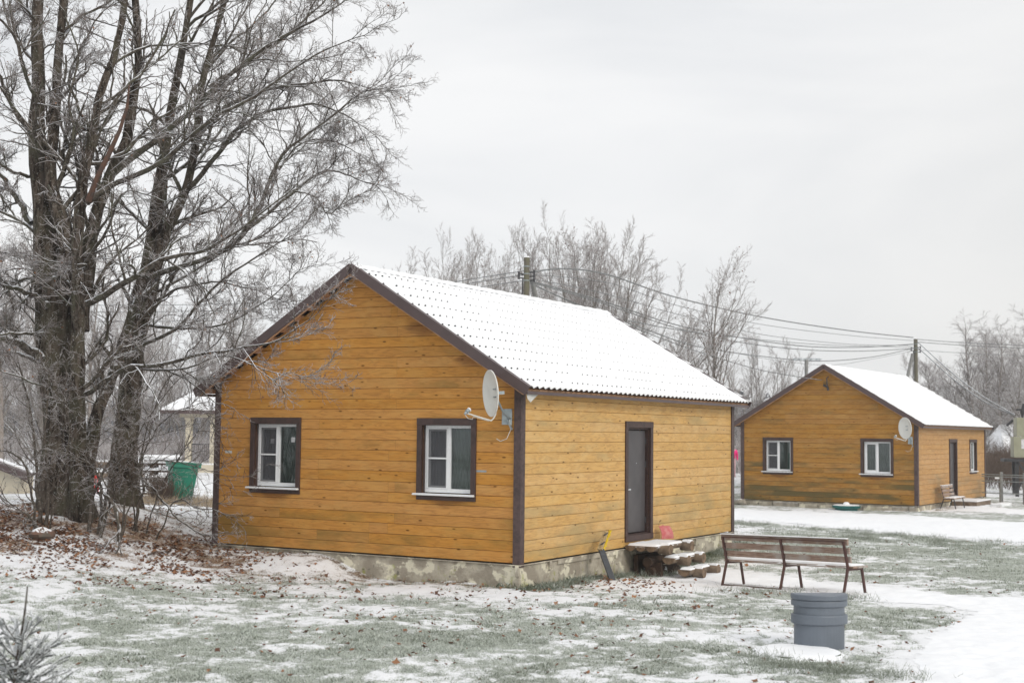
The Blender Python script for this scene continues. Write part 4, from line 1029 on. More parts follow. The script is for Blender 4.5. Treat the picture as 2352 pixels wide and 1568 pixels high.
# ------------------------------------------------------------------ transformer and its fence on the right edge
tq = at(2326, 1060, 56); tg = gz(tq[0], tq[1]); tr = thing('transformer', 'pale olive electrical transformer cabinet on a black frame at the right edge', 'transformer', (tq[0], tq[1], tg), -.25)
zt = tq[2]-tg
mb = MB(); mb.box(.05, 2.4, 0, 1.2, zt+.18, zt+1.05); mb.box(.18, 2.4, 0, 1.1, zt+1.06, zt+1.85); mb.build('cabinet', 'kiosk', tr, bevel=.015)
mb = MB(); mb.box(.35, .75, -.012, -.003, zt+.55, zt+.95); mb.box(.9, 1.0, -.012, -.003, zt+1.3, zt+1.36); mb.build('notice', 'label', tr)
mb = MB(); mb.box(-.35, 2.6, -.1, 1.3, zt, zt+.12)
for x in (.1, 1.1, 2.2):
    for y in (0, 1.1): mb.box(x, x+.14, y, y+.12, -.1, zt)
mb.bar((-.0, 0, .1), (1.0, 0, zt), .09, .07); mb.bar((.2, .02, zt), (1.2, .02, .1), .09, .07); mb.build('frame', 'iron', tr)
mb = MB(); mb.tube([(.45, .3, zt+1.85), (.45, .3, zt+2.15)], [.04, .1], 10); mb.box(.2, 1.5, .2, .4, zt+2.15, zt+2.22); mb.tube([(.5, .3, zt+2.22), (.5, .3, zt+2.45)], [.1, .05], 10); mb.tube([(-.2, .2, zt+.9+.6), (.05, .2, zt+1.75)], .05, 8)
mb.build('insulator', 'iron', tr)
fa = at(2255, 1105, 52); fb_ = at(2420, 1110, 50); fe = thing('wire_fence', 'thin rail and wire fence in front of the transformer', 'fence', (fa[0], fa[1], gz(fa[0], fa[1])))
dv = Vector((fb_[0]-fa[0], fb_[1]-fa[1], 0)); n = 3
for i in range(n+1):
    q = dv*(i/n*1.); mb = MB(); mb.bar((q[0]+.75, q[1], -.2), (q[0]+.75, q[1], 1.15), .11, .11, up=(0, 1, 0)); mb.build('post', 'polegrey', fe)
for z in (.35, .80, .98, 1.06):
    mb = MB(); mb.bar((0, 0, z), dv+Vector((0, 0, z)), .03, .035); mb.build('rail', 'galv', fe)
mb = MB(); mb.box(.5, .68, -.03, -.02, .88, .98); mb.build('tag_plate', 'label', fe)
# shed far behind the transformer
sq = at(2332, 1060, 90); mb = MB(); sd_ = thing('shed', 'distant dark shed with steep snowy roof left of the transformer', 'shed', (sq[0], sq[1], gz(sq[0], sq[1])), .2)
zz_ = sq[2]-gz(sq[0], sq[1])+.3; mb.box(-.7, 3, 0, 3, -.2, zz_+.3); mb.build('wall', 'iron', sd_)
mb = MB(); mb.add([(-.9, -.3, zz_+.3), (3.2, -.3, zz_+.3), (3.2, 1.5, zz_+2.2), (-.2, 1.5, zz_+2.2), (3.2, 3.3, zz_+.3), (-.9, 3.3, zz_+.3)], [(0, 1, 2, 3), (3, 2, 4, 5), (0, 3, 5), (1, 4, 2), (0, 5, 4, 1)]); mb.build('roof', 'snow', sd_)

# ------------------------------------------------------------------ person and rail fence between the houses
pq = at(1682.5, 1082, 60); g_ = gz(pq[0], pq[1]); pr_ = thing('person', 'person in bright pink jacket partly hidden behind the foreground house corner', 'person', (pq[0], pq[1], g_), 0)
def skinned(name, pts, edges, rad, mt, parent):
    me = bpy.data.meshes.new(name); me.from_pydata(pts, edges, []); me.materials.append(M[mt]); o = link(name, me, parent)
    sk = o.modifiers.new('skin', 'SKIN'); sk.use_smooth_shade = True
    for i, r_ in enumerate(rad): me.skin_vertices[0].data[i].radius = (r_, r_*.85)
    me.skin_vertices[0].data[0].use_root = True
    s_ = o.modifiers.new('sub', 'SUBSURF'); s_.levels = 2; s_.render_levels = 2; return o
k = 1.45/1.7
def K(*a): return tuple(v*k for v in a)
bp_ = [K(0, 0, .92), K(0, 0, 1.12), K(0, 0, 1.38), K(0, -.01, 1.48), K(0, -.02, 1.60), K(.10, 0, .84), K(.11, -.02, .46), K(.12, 0, .06), K(.12, -.12, .03), K(-.10, 0, .84), K(-.11, .04, .46), K(-.12, .08, .06), K(-.12, -.04, .03),
       K(.20, 0, 1.38), K(.25, .02, 1.12), K(.24, -.08, .90), K(.24, -.11, .82), K(-.20, 0, 1.38), K(-.25, .02, 1.12), K(-.24, -.06, .90), K(-.24, -.09, .82)]
be = [(0, 1), (1, 2), (2, 3), (3, 4), (0, 5), (5, 6), (6, 7), (7, 8), (0, 9), (9, 10), (10, 11), (11, 12), (2, 13), (13, 14), (14, 15), (15, 16), (2, 17), (17, 18), (18, 19), (19, 20)]
skinned('body', bp_, be, [k*v for v in (.14, .13, .14, .05, .095, .09, .06, .045, .04, .09, .06, .045, .04, .06, .045, .035, .03, .06, .045, .035, .03)], 'lightcloth', pr_)
jp = [bp_[0], bp_[1], bp_[2], bp_[3], bp_[13], bp_[14], bp_[15], bp_[17], bp_[18], bp_[19]]
skinned('jacket', jp, [(0, 1), (1, 2), (2, 3), (2, 4), (4, 5), (5, 6), (2, 7), (7, 8), (8, 9)], [k*v for v in (.19, .175, .17, .08, .085, .07, .055, .085, .07, .055)], 'pink', pr_)
skinned('hair', [K(0, .02, 1.60), K(0, .03, 1.67), K(0, .07, 1.52)], [(0, 1), (0, 2)], [k*.10, k*.085, k*.07], 'hair', pr_)
fq = at(1672, 1063, 66); fn_ = thing('rail_fence', 'pale horizontal rail fence behind the person in pink', 'fence', (fq[0]-4, fq[1], gz(fq[0], fq[1])), 0)
for z in (.55, .72, .89, 1.06):
    mb = MB(); mb.box(0, 9, 0, .05, z, z+.07); mb.build('rail', 'label', fn_)
for x in (0, 2.2, 4.4, 6.6, 8.8):
    mb = MB(); mb.box(x, x+.1, .05, .14, -.2, 1.2); mb.build('post', 'polegrey', fn_)

# ------------------------------------------------------------------ left background: wheelie bin, pallets, porch, shed, barrier
gq = ground(413, 1152); gq = at(413, 1152, 34.5); zg = gz(gq[0], gq[1])
wb = thing('wheelie_bin', 'green plastic wheelie bin standing slightly tilted behind the trees', 'wheelie bin', (gq[0], gq[1], zg), .5)
wb.rotation_euler = (0, math.radians(4), .45)
mb = MB(); a, b_, h_ = .24, .34, 1.0
vs = [(-a, -.22, 0), (a, -.22, 0), (a, .22, 0), (-a, .22, 0), (-b_, -.33, h_), (b_, -.33, h_), (b_, .33, h_), (-b_, .33, h_)]
mb.add(vs, [(3, 2, 1, 0), (4, 5, 6, 7), (0, 1, 5, 4), (1, 2, 6, 5), (2, 3, 7, 6), (3, 0, 4, 7)])
mb.box(-.02, .02, -.30, -.24, .1, .9); mb.build('body', 'green', wb, bevel=.03)
mb = MB(); mb.box(-b_-.04, b_+.04, -.37, .37, h_-.09, h_-.0); mb.build('rim', 'green', wb, bevel=.01)
mb = MB(); mb.box(-b_-.05, b_+.05, -.39, .42, h_+.002, h_+.05); mb.build('lid', 'green', wb, bevel=.015)
mb = MB(); mb.box(-b_-.0, b_+.0, -.3, .35, h_+.05, h_+.075); mb.build('snow_cap', 'snow', wb, bevel=.01)
for x in (-.25, .25):
    mb = MB(); mb.tube([(x-.025, .24, .09), (x+.025, .24, .09)], .10, 16); mb.build('wheel', 'black', wb)
mb = MB(); mb.tube([(-.28, .42, h_-.03), (.28, .42, h_-.03)], .016, 8); mb.build('handle', 'green', wb)

pq = at(352, 1112, 38.5); zg = gz(pq[0], pq[1]); pt = thing('pallet_stack', 'stack of dark wooden pallets covered with snow beside the green bin', 'pallets', (pq[0], pq[1], zg), .1)
for k_ in range(5):
    mb = MB(); z = .02+k_*.21
    for i in range(5): mb.box(-.62+i*.27, -.62+i*.27+.13, -.45, .45, z+.12, z+.145)
    for y in (-.45, -.05, .35): mb.box(-.62, .62, y, y+.1, z+.09, z+.12); mb.box(-.62, -.5, y, y+.1, z, z+.09); mb.box(-.05, .07, y, y+.1, z, z+.09); mb.box(.5, .62, y, y+.1, z, z+.09)
    mb.build('pallet', 'logdark', pt)
    mb = MB(); mb.box(-.62, .62, -.47, -.35, z+.146, z+.17); mb.build('snow_line', 'snow', pt, bevel=.01)
mb = MB(); mb.box(-.72, .72, -.55, .5, 1.10, 1.22); mb.build('snow_cap', 'snow', pt, bevel=.05)

cq = at(430, 1066, 58); zc = cq[2]; cg = gz(cq[0], cq[1]); po = thing('porch', 'cream porch with square columns and snowy roof far behind the near house', 'porch', (cq[0], cq[1], cg), -.04)
zf = zc-cg; zr = at(430, 950, 58)[2]-cg
mb = MB(); mb.box(-.35, 7, -.3, 4, -.1, zf); mb.build('deck', 'cream', po)
mb = MB(); mb.box(-.35, 7, -.3, .3, zf+.002, zf+.06); mb.build('deck_snow', 'snow', po)
for x in (-.12, .96, 2.2):
    mb = MB(); mb.box(x, x+.26, 0, .26, zf, zr-.15); mb.box(x-.04, x+.30, -.04, .3, zr-.25, zr-.15); mb.build('column', 'cream', po, bevel=.01)
mb = MB(); mb.box(-.4, 6.5, 0, .25, zr-.148, zr-.0); mb.build('beam', 'cream', po)
mb = MB(); mb.box(2.0, 6, 1.0, 4, zf, zr); mb.build('wall', 'cream', po)
mb = MB(); mb.add([(-1.1, -.6, zr), (7, -.6, zr), (7, 3, zr+1.3), (.2, 3, zr+1.3), (-1.1, -.6, zr+.14), (7, -.6, zr+.14), (7, 3, zr+1.44), (.2, 3, zr+1.44)], [(0, 1, 2, 3)[::-1], (4, 5, 6, 7), (0, 1, 5, 4), (1, 2, 6, 5), (2, 3, 7, 6), (3, 0, 4, 7)]); rf = mb.build('roof', 'brownmetal', po)
mb = MB(); mb.add([(-1.05, -.56, zr+.15), (7, -.56, zr+.15), (7, 3, zr+1.45), (.24, 3, zr+1.45), (-1., -.5, zr+.26), (7, -.5, zr+.26), (7, 3, zr+1.58), (.3, 3, zr+1.58)], [(4, 5, 6, 7), (0, 1, 5, 4), (1, 2, 6, 5), (2, 3, 7, 6), (3, 0, 4, 7)]); mb.build('roof_snow', 'snow', rf)
mb = MB(); mb.box(-.1, 2.3, .1, .14, zf+.85, zf+.9)
for i in range(12): mb.box(.15+i*.09, .165+i*.09, .11, .13, zf+.05, zf+.85)
mb.build('railing', 'iron', po)
mb = MB(); mb.box(1.25, 1.95, .0, .25, zf+.62, zf+.78); mb.build('flower_box', 'redpl', po)

sq = at(0, 1140, 38); sg = gz(sq[0], sq[1]); sh = thing('shed', 'low cream board shed with brown roof edge at the far left', 'shed', (sq[0], sq[1], sg), -.15)
za = at(0, 1063, 38)[2]-sg; zb_ = at(58, 1085, 38)[2]-sg
mb = MB(); 
mb.add([(-3, 0, -.1), (.62, 0, -.1), (.62, 0, zb_-.1), (-3, 0, zb_+1.0), (-3, .7, -.1), (.62, .7, -.1), (.62, .7, zb_-.1), (-3, .7, zb_+1.0)], [(0, 1, 2, 3), (1, 5, 6, 2), (5, 4, 7, 6), (4, 0, 3, 7)])
for i in range(5): mb.box(-3, .63, -.006, -.001, .1+i*.16, .11+i*.16)
mb.build('wall', 'cream', sh)
mb = MB(); dx = .95; mb.bar((-2.3, -.25, zb_+.95), (dx, -.25, zb_-.12), .04, .17, up=(0, 0, 1)); mb.bar((-2.3, .1, zb_+1.02), (dx, .1, zb_-.05), .6, .05); rf = mb.build('roof', 'brownmetal', sh)
mb = MB(); mb.bar((-2.3, .2, zb_+1.065), (dx-.05, .2, zb_-.005), .3, .04); mb.build('roof_snow', 'snow', rf)
# far snowy bank with logs, and a red barrier
bq = at(211, 1118, 40); bb = thing('red_barrier', 'small red and white slatted barrier seen between the two big trunks', 'barrier', (bq[0], bq[1], gz(bq[0], bq[1])), 0)
mb = MB(); mb.box(-.35, .2, 0, .04, .42, .55); mb.box(-.35, -.3, 0, .04, 0, .42); mb.box(.15, .2, 0, .04, 0, .42)
for i in range(5): mb.box(-.27+i*.085, -.24+i*.085, .005, .03, .05, .42)
mb.build('frame', 'red', bb)
for i, (a, b_, yy, Yd, lab) in enumerate(((225, 300, 1066, 52, 'snowy log rail behind the two big trunks, upper one'), (215, 300, 1092, 46, 'snowy log rail behind the two big trunks, lower one'))):
    p_, q_ = at(a-30, yy, Yd), at(b_+30, yy, Yd); g_ = gz(p_[0], p_[1]); t_ = thing('log_rail', lab, 'log rail', (p_[0], p_[1], g_), 0, 'snowy log rails by the sheds')
    dq = Vector(q_)-Vector(p_); z_ = p_[2]-g_
    mb = MB(); mb.tube([(0, 0, z_), (dq[0], 0, z_+.02)], .14, 10); mb.build('log', 'log', t_, smooth=True)
    mb = MB(); mb.box(0, dq[0], -.1, .1, z_+.1, z_+.19); mb.build('snow_cap', 'snow', t_, bevel=.03)
    for x in (.2, dq[0]-.2): mb = MB(); mb.tube([(x, 0, -.1), (x, 0, z_)], .1, 8); mb.build('post', 'logdark', t_)

# ------------------------------------------------------------------ trees
def unit(v): return v/np.maximum(np.linalg.norm(v, axis=-1, keepdims=True), 1e-9)
def grow(st, dr, ln, r0, K, wig, lift, rn, tip=.25):
    """vectorised wiggly branches: st,dr (N,3); ln,r0 (N) -> points (N,K+1,3), radii (N,K+1)"""
    N = len(st); P = np.empty((N, K+1, 3)); P[:, 0] = st; d = unit(dr)
    seg = (ln/K)[:, None]
    for i in range(K):
        d = unit(d+rn.normal(0, wig, (N, 3))+np.array([0, 0, 1.])*lift)
        P[:, i+1] = P[:, i]+d*seg
    t = np.linspace(0, 1, K+1)[None]; r = r0[:, None]*(1-(1-tip)*t)
    return P, r
def kids(P, r, ln, n, t0, t1, ang, lf, rf, rn, planar=0., bias=None):
    N, K1 = P.shape[:2]; K = K1-1
    t = t0+(t1-t0)*(np.arange(n)[None]+rn.uniform(0, 1, (N, n)))/n
    f = t*K; i = np.clip(f.astype(int), 0, K-1); u = (f-i)[..., None]; ii = np.arange(N)[:, None]
    a, b = P[ii, i], P[ii, i+1]; st = a*(1-u)+b*u; tg = unit(b-a)
    rd = rn.normal(0, 1, (N, n, 3)); rd[..., 2] *= 1-planar
    pp = unit(rd-(rd*tg).sum(-1, keepdims=True)*tg)
    an = rn.normal(ang, .18, (N, n))[..., None]
    d = tg*np.cos(an)+pp*np.sin(an)
    if bias is not None: d = unit(d+np.array(bias))
    L = ln[:, None]*lf*(1.1-.65*t)*rn.uniform(.55, 1.25, (N, n))
    rr = (r[ii, i]*(1-u[..., 0])+r[ii, i+1]*u[..., 0])*rf
    return st.reshape(-1, 3), d.reshape(-1, 3), L.ravel(), rr.ravel()
def tubes(P, r, n):
    N, K1 = P.shape[:2]; T = np.empty_like(P); T[:, 1:-1] = P[:, 2:]-P[:, :-2]; T[:, 0] = P[:, 1]-P[:, 0]; T[:, -1] = P[:, -1]-P[:, -2]; T = unit(T)
    a = np.where(np.abs(T[:, :1, 2:3]) < .85, np.array([0, 0, 1.]), np.array([1., 0, 0])); x = unit(np.cross(T, a)); y = np.cross(T, x)
    an = np.arange(n)*2*PI/n
    V = P[:, :, None]+r[:, :, None, None]*(x[:, :, None]*np.cos(an)[None, None, :, None]+y[:, :, None]*np.sin(an)[None, None, :, None])
    i = np.arange(N*K1*n).reshape(N, K1, n); j = np.roll(i, -1, 2)
    Q = np.stack([i[:, :-1], i[:, 1:], j[:, 1:], j[:, :-1]], -1).reshape(-1, 4)
    return V.reshape(-1, 3), Q
def merge(L):
    V = []; Q = []; b = 0
    for v, q in L: V.append(v); Q.append(q+b); b += len(v)
    return np.concatenate(V), np.concatenate(Q)
def resample(pts, rad, K):
    pts = np.array(pts, float); rad = np.array(rad, float); n = len(pts)
    e = np.vstack([2*pts[0]-pts[1], pts, 2*pts[-1]-pts[-2]])
    L = np.r_[0, np.cumsum(np.linalg.norm(np.diff(pts, axis=0), axis=1))]; s = np.linspace(0, L[-1], K+1)
    i = np.clip(np.searchsorted(L, s, 'right')-1, 0, n-2); t = ((s-L[i])/(L[i+1]-L[i]))[:, None]
    p0, p1, p2, p3 = e[i], e[i+1], e[i+2], e[i+3]
    P = .5*((2*p1)+(-p0+p2)*t+(2*p0-5*p1+4*p2-p3)*t*t+(-p0+3*p1-3*p2+p3)*t**3)
    return P, np.interp(s, L, rad), L[-1]

def leaf_bits(pts, rn, size=.035):
    n = len(pts); a = rn.normal(0, 1, (n, 3)); a = unit(a)*size; b = unit(np.cross(a, rn.normal(0, 1, (n, 3))))*size*.6
    V = np.stack([pts, pts+a*.5+b, pts+a*1.2, pts+a*.5-b], 1).reshape(-1, 3); Q = np.arange(n)[:, None]*4+np.array([[0, 1, 2, 3]]); return V, Q

def manual_tree(name, label, base_px, limbs, seed, trunk_idx=(0,), n1=9, dens=1., leaves=120, twigr=.0034, reach=1.):
    """limbs: ([(px,py,Y)...], w0, w1, n_children) widths in picture units"""
    rn = np.random.RandomState(seed); org = np.array(at(*base_px)); org[2] = gz(org[0], org[1])
    root = thing(name, label, 'tree' if 'tree' in name else 'shrub', org)
    parts = {}; lim = []
    for i, lb in enumerate(limbs):
        pts = [at(p[0] if p[0] < 640 else 640+(p[0]-640)*.64, p[1], p[2]) for p in lb[0]]; Ym = np.mean([p[2] for p in lb[0]]); k = Ym/F
        if i in trunk_idx and lb[0][0][1] > 1100: pts[0][2] = gz(pts[0][0], pts[0][1])-.15
        rad = (lb[2]+(lb[1]-lb[2])*(1-np.linspace(0, 1, len(pts)))**(1.45 if i in trunk_idx else 1.))/2*k; K = 26
        P, r, L = resample(pts, rad, K)
        w = rn.normal(0, 1, P.shape); w = np.apply_along_axis(lambda c: np.convolve(c, np.ones(3)/3, 'same'), 0, w); w[0] = 0
        P = P+w*(.02+r[:, None]*.10)
        if i in trunk_idx and lb[0][0][1] > 1100:
            fl = np.array([1.55, 1.22, 1.08]); r[:3] *= fl
            for q in range(0): pass
        lim.append((P, r, L, lb[3] if len(lb) > 3 else n1, i))
    tk = [tubes(P[None]-org, r[None], 20) for P, r, L, n, i in lim if i in trunk_idx]
    V, Q = merge(tk)
    if name != 'shrub':      # furrowed, lumpy trunk surface
        nz = (fbm(V[:, 0]*9+V[:, 1]*7, V[:, 2]*1.3, 1., 3, seed)-.5)
        c = V-V.mean(0); V = V+nz[:, None]*.05*unit(np.c_[rn.normal(0, 1, (len(V), 2))*.0+c[:, :2], np.zeros(len(V))])
    fastmesh('trunk', V, Q, 'bark' if name != 'shrub' else 'shrubbark', root, smooth=True)
    ol = [tubes(P[None]-org, r[None], 10) for P, r, L, n, i in lim if i not in trunk_idx]
    if ol: V, Q = merge(ol); fastmesh('limbs', V, Q, 'limb', root, smooth=True)
    A1 = []
    for P, r, L, n, i in lim:
        if n <= 0: continue
        hi = P[:, 2].mean() > 0
        st, d, l, rr = kids(P[None], r[None], np.array([L]), n, .22, .99, .85, .34*reach, .5, rn, bias=(0, 0, .12))
        l = np.clip(l, .5, 2.6*reach); rr = np.clip(rr, .008, .045)
        # the limb's own end goes on too
        e = unit((P[-1]-P[-3])[None]); st = np.vstack([st, P[-1:], P[-1:]]); d = np.vstack([d, e, unit(e+rn.normal(0, .25, (1, 3)))]); l = np.r_[l, 1.1, .9]; rr = np.r_[rr, r[-1]*.9, r[-1]*.8]
        A1.append((st, d, l, rr))
    st, d, l, rr = (np.concatenate([a[j] for a in A1]) for j in range(4))
    P1_, r1 = grow(st, d, l, rr, 9, .17, .02, rn, .35)
    V1 = tubes(P1_-org, r1, 6)
    st, d, l2, rr = kids(P1_, r1, l, max(1, int(9*dens)), .10, 1., .62, .46, .6, rn, bias=(0, 0, .06)); rr = np.clip(rr, twigr*1.3, .02); l2 = np.clip(l2, .22, 1.2)
    P2_, r2 = grow(st, d, l2, rr, 7, .17, .0, rn, .45); V2 = tubes(P2_-org, r2, 4)
    st, d, l3, rr = kids(P2_, r2, l2, max(1, int(6*dens)), .12, 1., .62, .55, .7, rn); rr = np.clip(rr, twigr, .009); l3 = np.clip(l3, .14, .6)
    P3_, r3 = grow(st, d, l3, rr, 5, .2, .0, rn, .6); V3 = tubes(P3_-org, r3, 3)
    st, d, l4, rr = kids(P3_, r3, l3, 2, .3, 1., .7, .55, .8, rn); rr = np.clip(rr, twigr*.8, .006); l4 = np.clip(l4, .05, .22)
    P4_, r4 = grow(st, d, l4, rr, 2, .3, .05, rn, .7); V4 = tubes(P4_-org, r4, 3)
    V, Q = merge([V1, V2]); fastmesh('branches', V, Q, 'limb' if name != 'shrub' else 'shrubbark', root, smooth=True)
    L_ = [V3, V4]; V, Q = merge(L_); mi = np.zeros(len(Q), int)
    if leaves:
        e = P4_[:, -1]-org; e = e[rn.choice(len(e), leaves)]; c = leaf_bits(e, rn); Q = np.vstack([Q, c[1]+len(V)]); V = np.vstack([V, c[0]]); mi = np.r_[mi, np.ones(len(c[1]), int)]
    fastmesh('crown', V, Q, ['twig', 'leaf'], root, midx=mi, fattrs={'tint': rn.uniform(0, 1, len(Q))})
    return root

Y = 24.
limbsA = [
  ([(150, 1185, Y), (146, 1060, Y), (142, 930, Y), (122, 800, Y), (112, 695, Y), (104, 578, Y), (97, 490, Y), (86, 400, Y), (84, 300, Y), (86, 200, Y), (84, 100, Y), (88, -60, Y), (90, -200, Y)], 96, 22, 12),
  ([(176, 1175, Y-.2), (172, 1000, Y-.2), (160, 850, Y), (150, 710, Y), (158, 600, Y-.2), (148, 530, Y-.3), (130, 465, Y-.3), (118, 400, Y-.2), (120, 300, Y-.1), (126, 200, Y), (140, 60, Y+.2), (150, -120, Y+.3)], 60, 18, 10),
  ([(188, 1150, Y-.5), (180, 980, Y-.5), (179, 861, Y-.5), (178, 724, Y-.4), (174, 600, Y-.4), (182, 505, Y-.4), (193, 410, Y-.3), (215, 308, Y-.2), (231, 215, Y), (262, 128, Y+.2), (284, 25, Y+.4), (295, -100, Y+.5)], 40, 14, 11),
  ([(186, 760, Y), (196, 650, Y+.1), (208, 560, Y+.1), (220, 487, Y+.2), (250, 405, Y+.3), (287, 328, Y+.5), (311, 215, Y+.6), (316, 128, Y+.7), (306, 0, Y+.8), (300, -120, Y+.9)], 40, 14, 10),
  ([(192, 1110, Y), (214, 990, Y+.1), (232, 925, Y+.3), (258, 865, Y+.6), (276, 800, Y+.9), (300, 720, Y+1.2)], 34, 20, 5),
  # long limbs to the right
  ([(246, 408, Y+.3), (308, 359, Y+.3), (379, 302, Y+.2), (451, 246, Y), (513, 185, Y-.3), (590, 122, Y-.5), (680, 75, Y-.7), (780, 40, Y-1), (860, 10, Y-1.2)], 18, 3, 16),
  ([(200, 466, Y-.5), (256, 430, Y-.6), (328, 395, Y-.8), (390, 359, Y-1), (441, 313, Y-1), (500, 265, Y-1.1), (580, 225, Y-1.2), (680, 165, Y-1.2), (790, 120, Y-1.3), (900, 90, Y-1.4)], 15, 2.5, 18),
  ([(199, 698, Y-.5), (249, 671, Y-.8), (308, 636, Y-1), (366, 604, Y-1.2), (410, 587, Y-1.3), (469, 575, Y-1.4), (530, 540, Y-1.5), (600, 490, Y-1.6), (660, 450, Y-1.6)], 17, 3, 15),
  ([(196, 905, Y-.5), (250, 870, Y-.9), (293, 842, Y-1.2), (350, 845, Y-1.5), (410, 826, Y-1.9), (459, 812, Y-2.1), (518, 807, Y-2.3), (569, 795, Y-2.4), (629, 784, Y-2.5), (684, 764, Y-2.6), (745, 738, Y-2.7)], 13, 2, 12),
  ([(293, 842, Y-1.2), (380, 852, Y-1.6), (450, 836, Y-2), (520, 818, Y-2.2), (580, 838, Y-2.4), (634, 857, Y-2.5), (690, 868, Y-2.6)], 6, 1.5, 10),
  # to the left
  ([(111, 704, Y-.3), (73, 677, Y-.6), (29, 660, Y-.8), (0, 654, Y-1), (-60, 620, Y-1)], 15, 6, 12),
  ([(102, 765, Y-.3), (44, 765, Y-.8), (0, 768, Y-1), (-60, 760, Y-1)], 9, 4, 9),
  ([(94, 825, Y-.3), (59, 797, Y-.4), (23, 780, Y-.5), (0, 777, Y-.6), (-70, 740, Y-.6)], 24, 12, 6),
  ([(94, 835, Y-.2), (44, 812, Y), (0, 809, Y+.2), (-60, 800, Y+.3)], 12, 5, 7),
  ([(73, 513, Y+.3), (44, 461, Y+.4), (18, 425, Y+.5), (0, 402, Y+.5), (-40, 340, Y+.5)], 15, 8, 7),
  ([(78, 310, Y), (50, 280, Y-.2), (20, 230, Y-.3), (0, 180, Y-.4), (-30, 120, Y-.4)], 12, 5, 8),
  ([(82, 150, Y), (50, 110, Y+.3), (25, 60, Y+.4), (5, -10, Y+.5)], 10, 5, 8),
  ([(70, 405, Y), (35, 395, Y-.4), (0, 375, Y-.6), (-40, 330, Y-.6)], 9, 5, 7),
  ([(150, 640, Y-.7), (110, 610, Y-1), (60, 590, Y-1.2), (0, 580, Y-1.4)], 7, 3, 8),
  ([(170, 640, Y-.8), (200, 610, Y-1.1), (130, 605, Y-1.4), (96, 590, Y-1.5)], 5, 3, 4),
  ([(190, 985, Y-.6), (120, 900, Y-1.1), (60, 870, Y-1.4), (0, 850, Y-1.6)], 7, 3, 9),
  ([(120, 460, Y), (150, 380, Y-.3), (170, 300, Y-.4), (160, 230, Y-.5), (180, 120, Y-.5), (150, 40, Y-.6)], 9, 3, 9),
  ([(215, 308, Y-.2), (180, 250, Y), (160, 180, Y), (190, 100, Y), (230, 30, Y)], 8, 3, 9),
  ([(202, 560, Y), (235, 520, Y-.4), (262, 470, Y-.6), (300, 440, Y-.8), (360, 455, Y-.9), (392, 465, Y-.9)], 7, 2, 7),
]
maple = manual_tree('maple_tree', 'huge bare many stemmed tree with snow lined limbs, the leftmost big trunk', (150, 1180, Y), limbsA, 5, trunk_idx=(0, 1, 2, 3, 4), leaves=260)
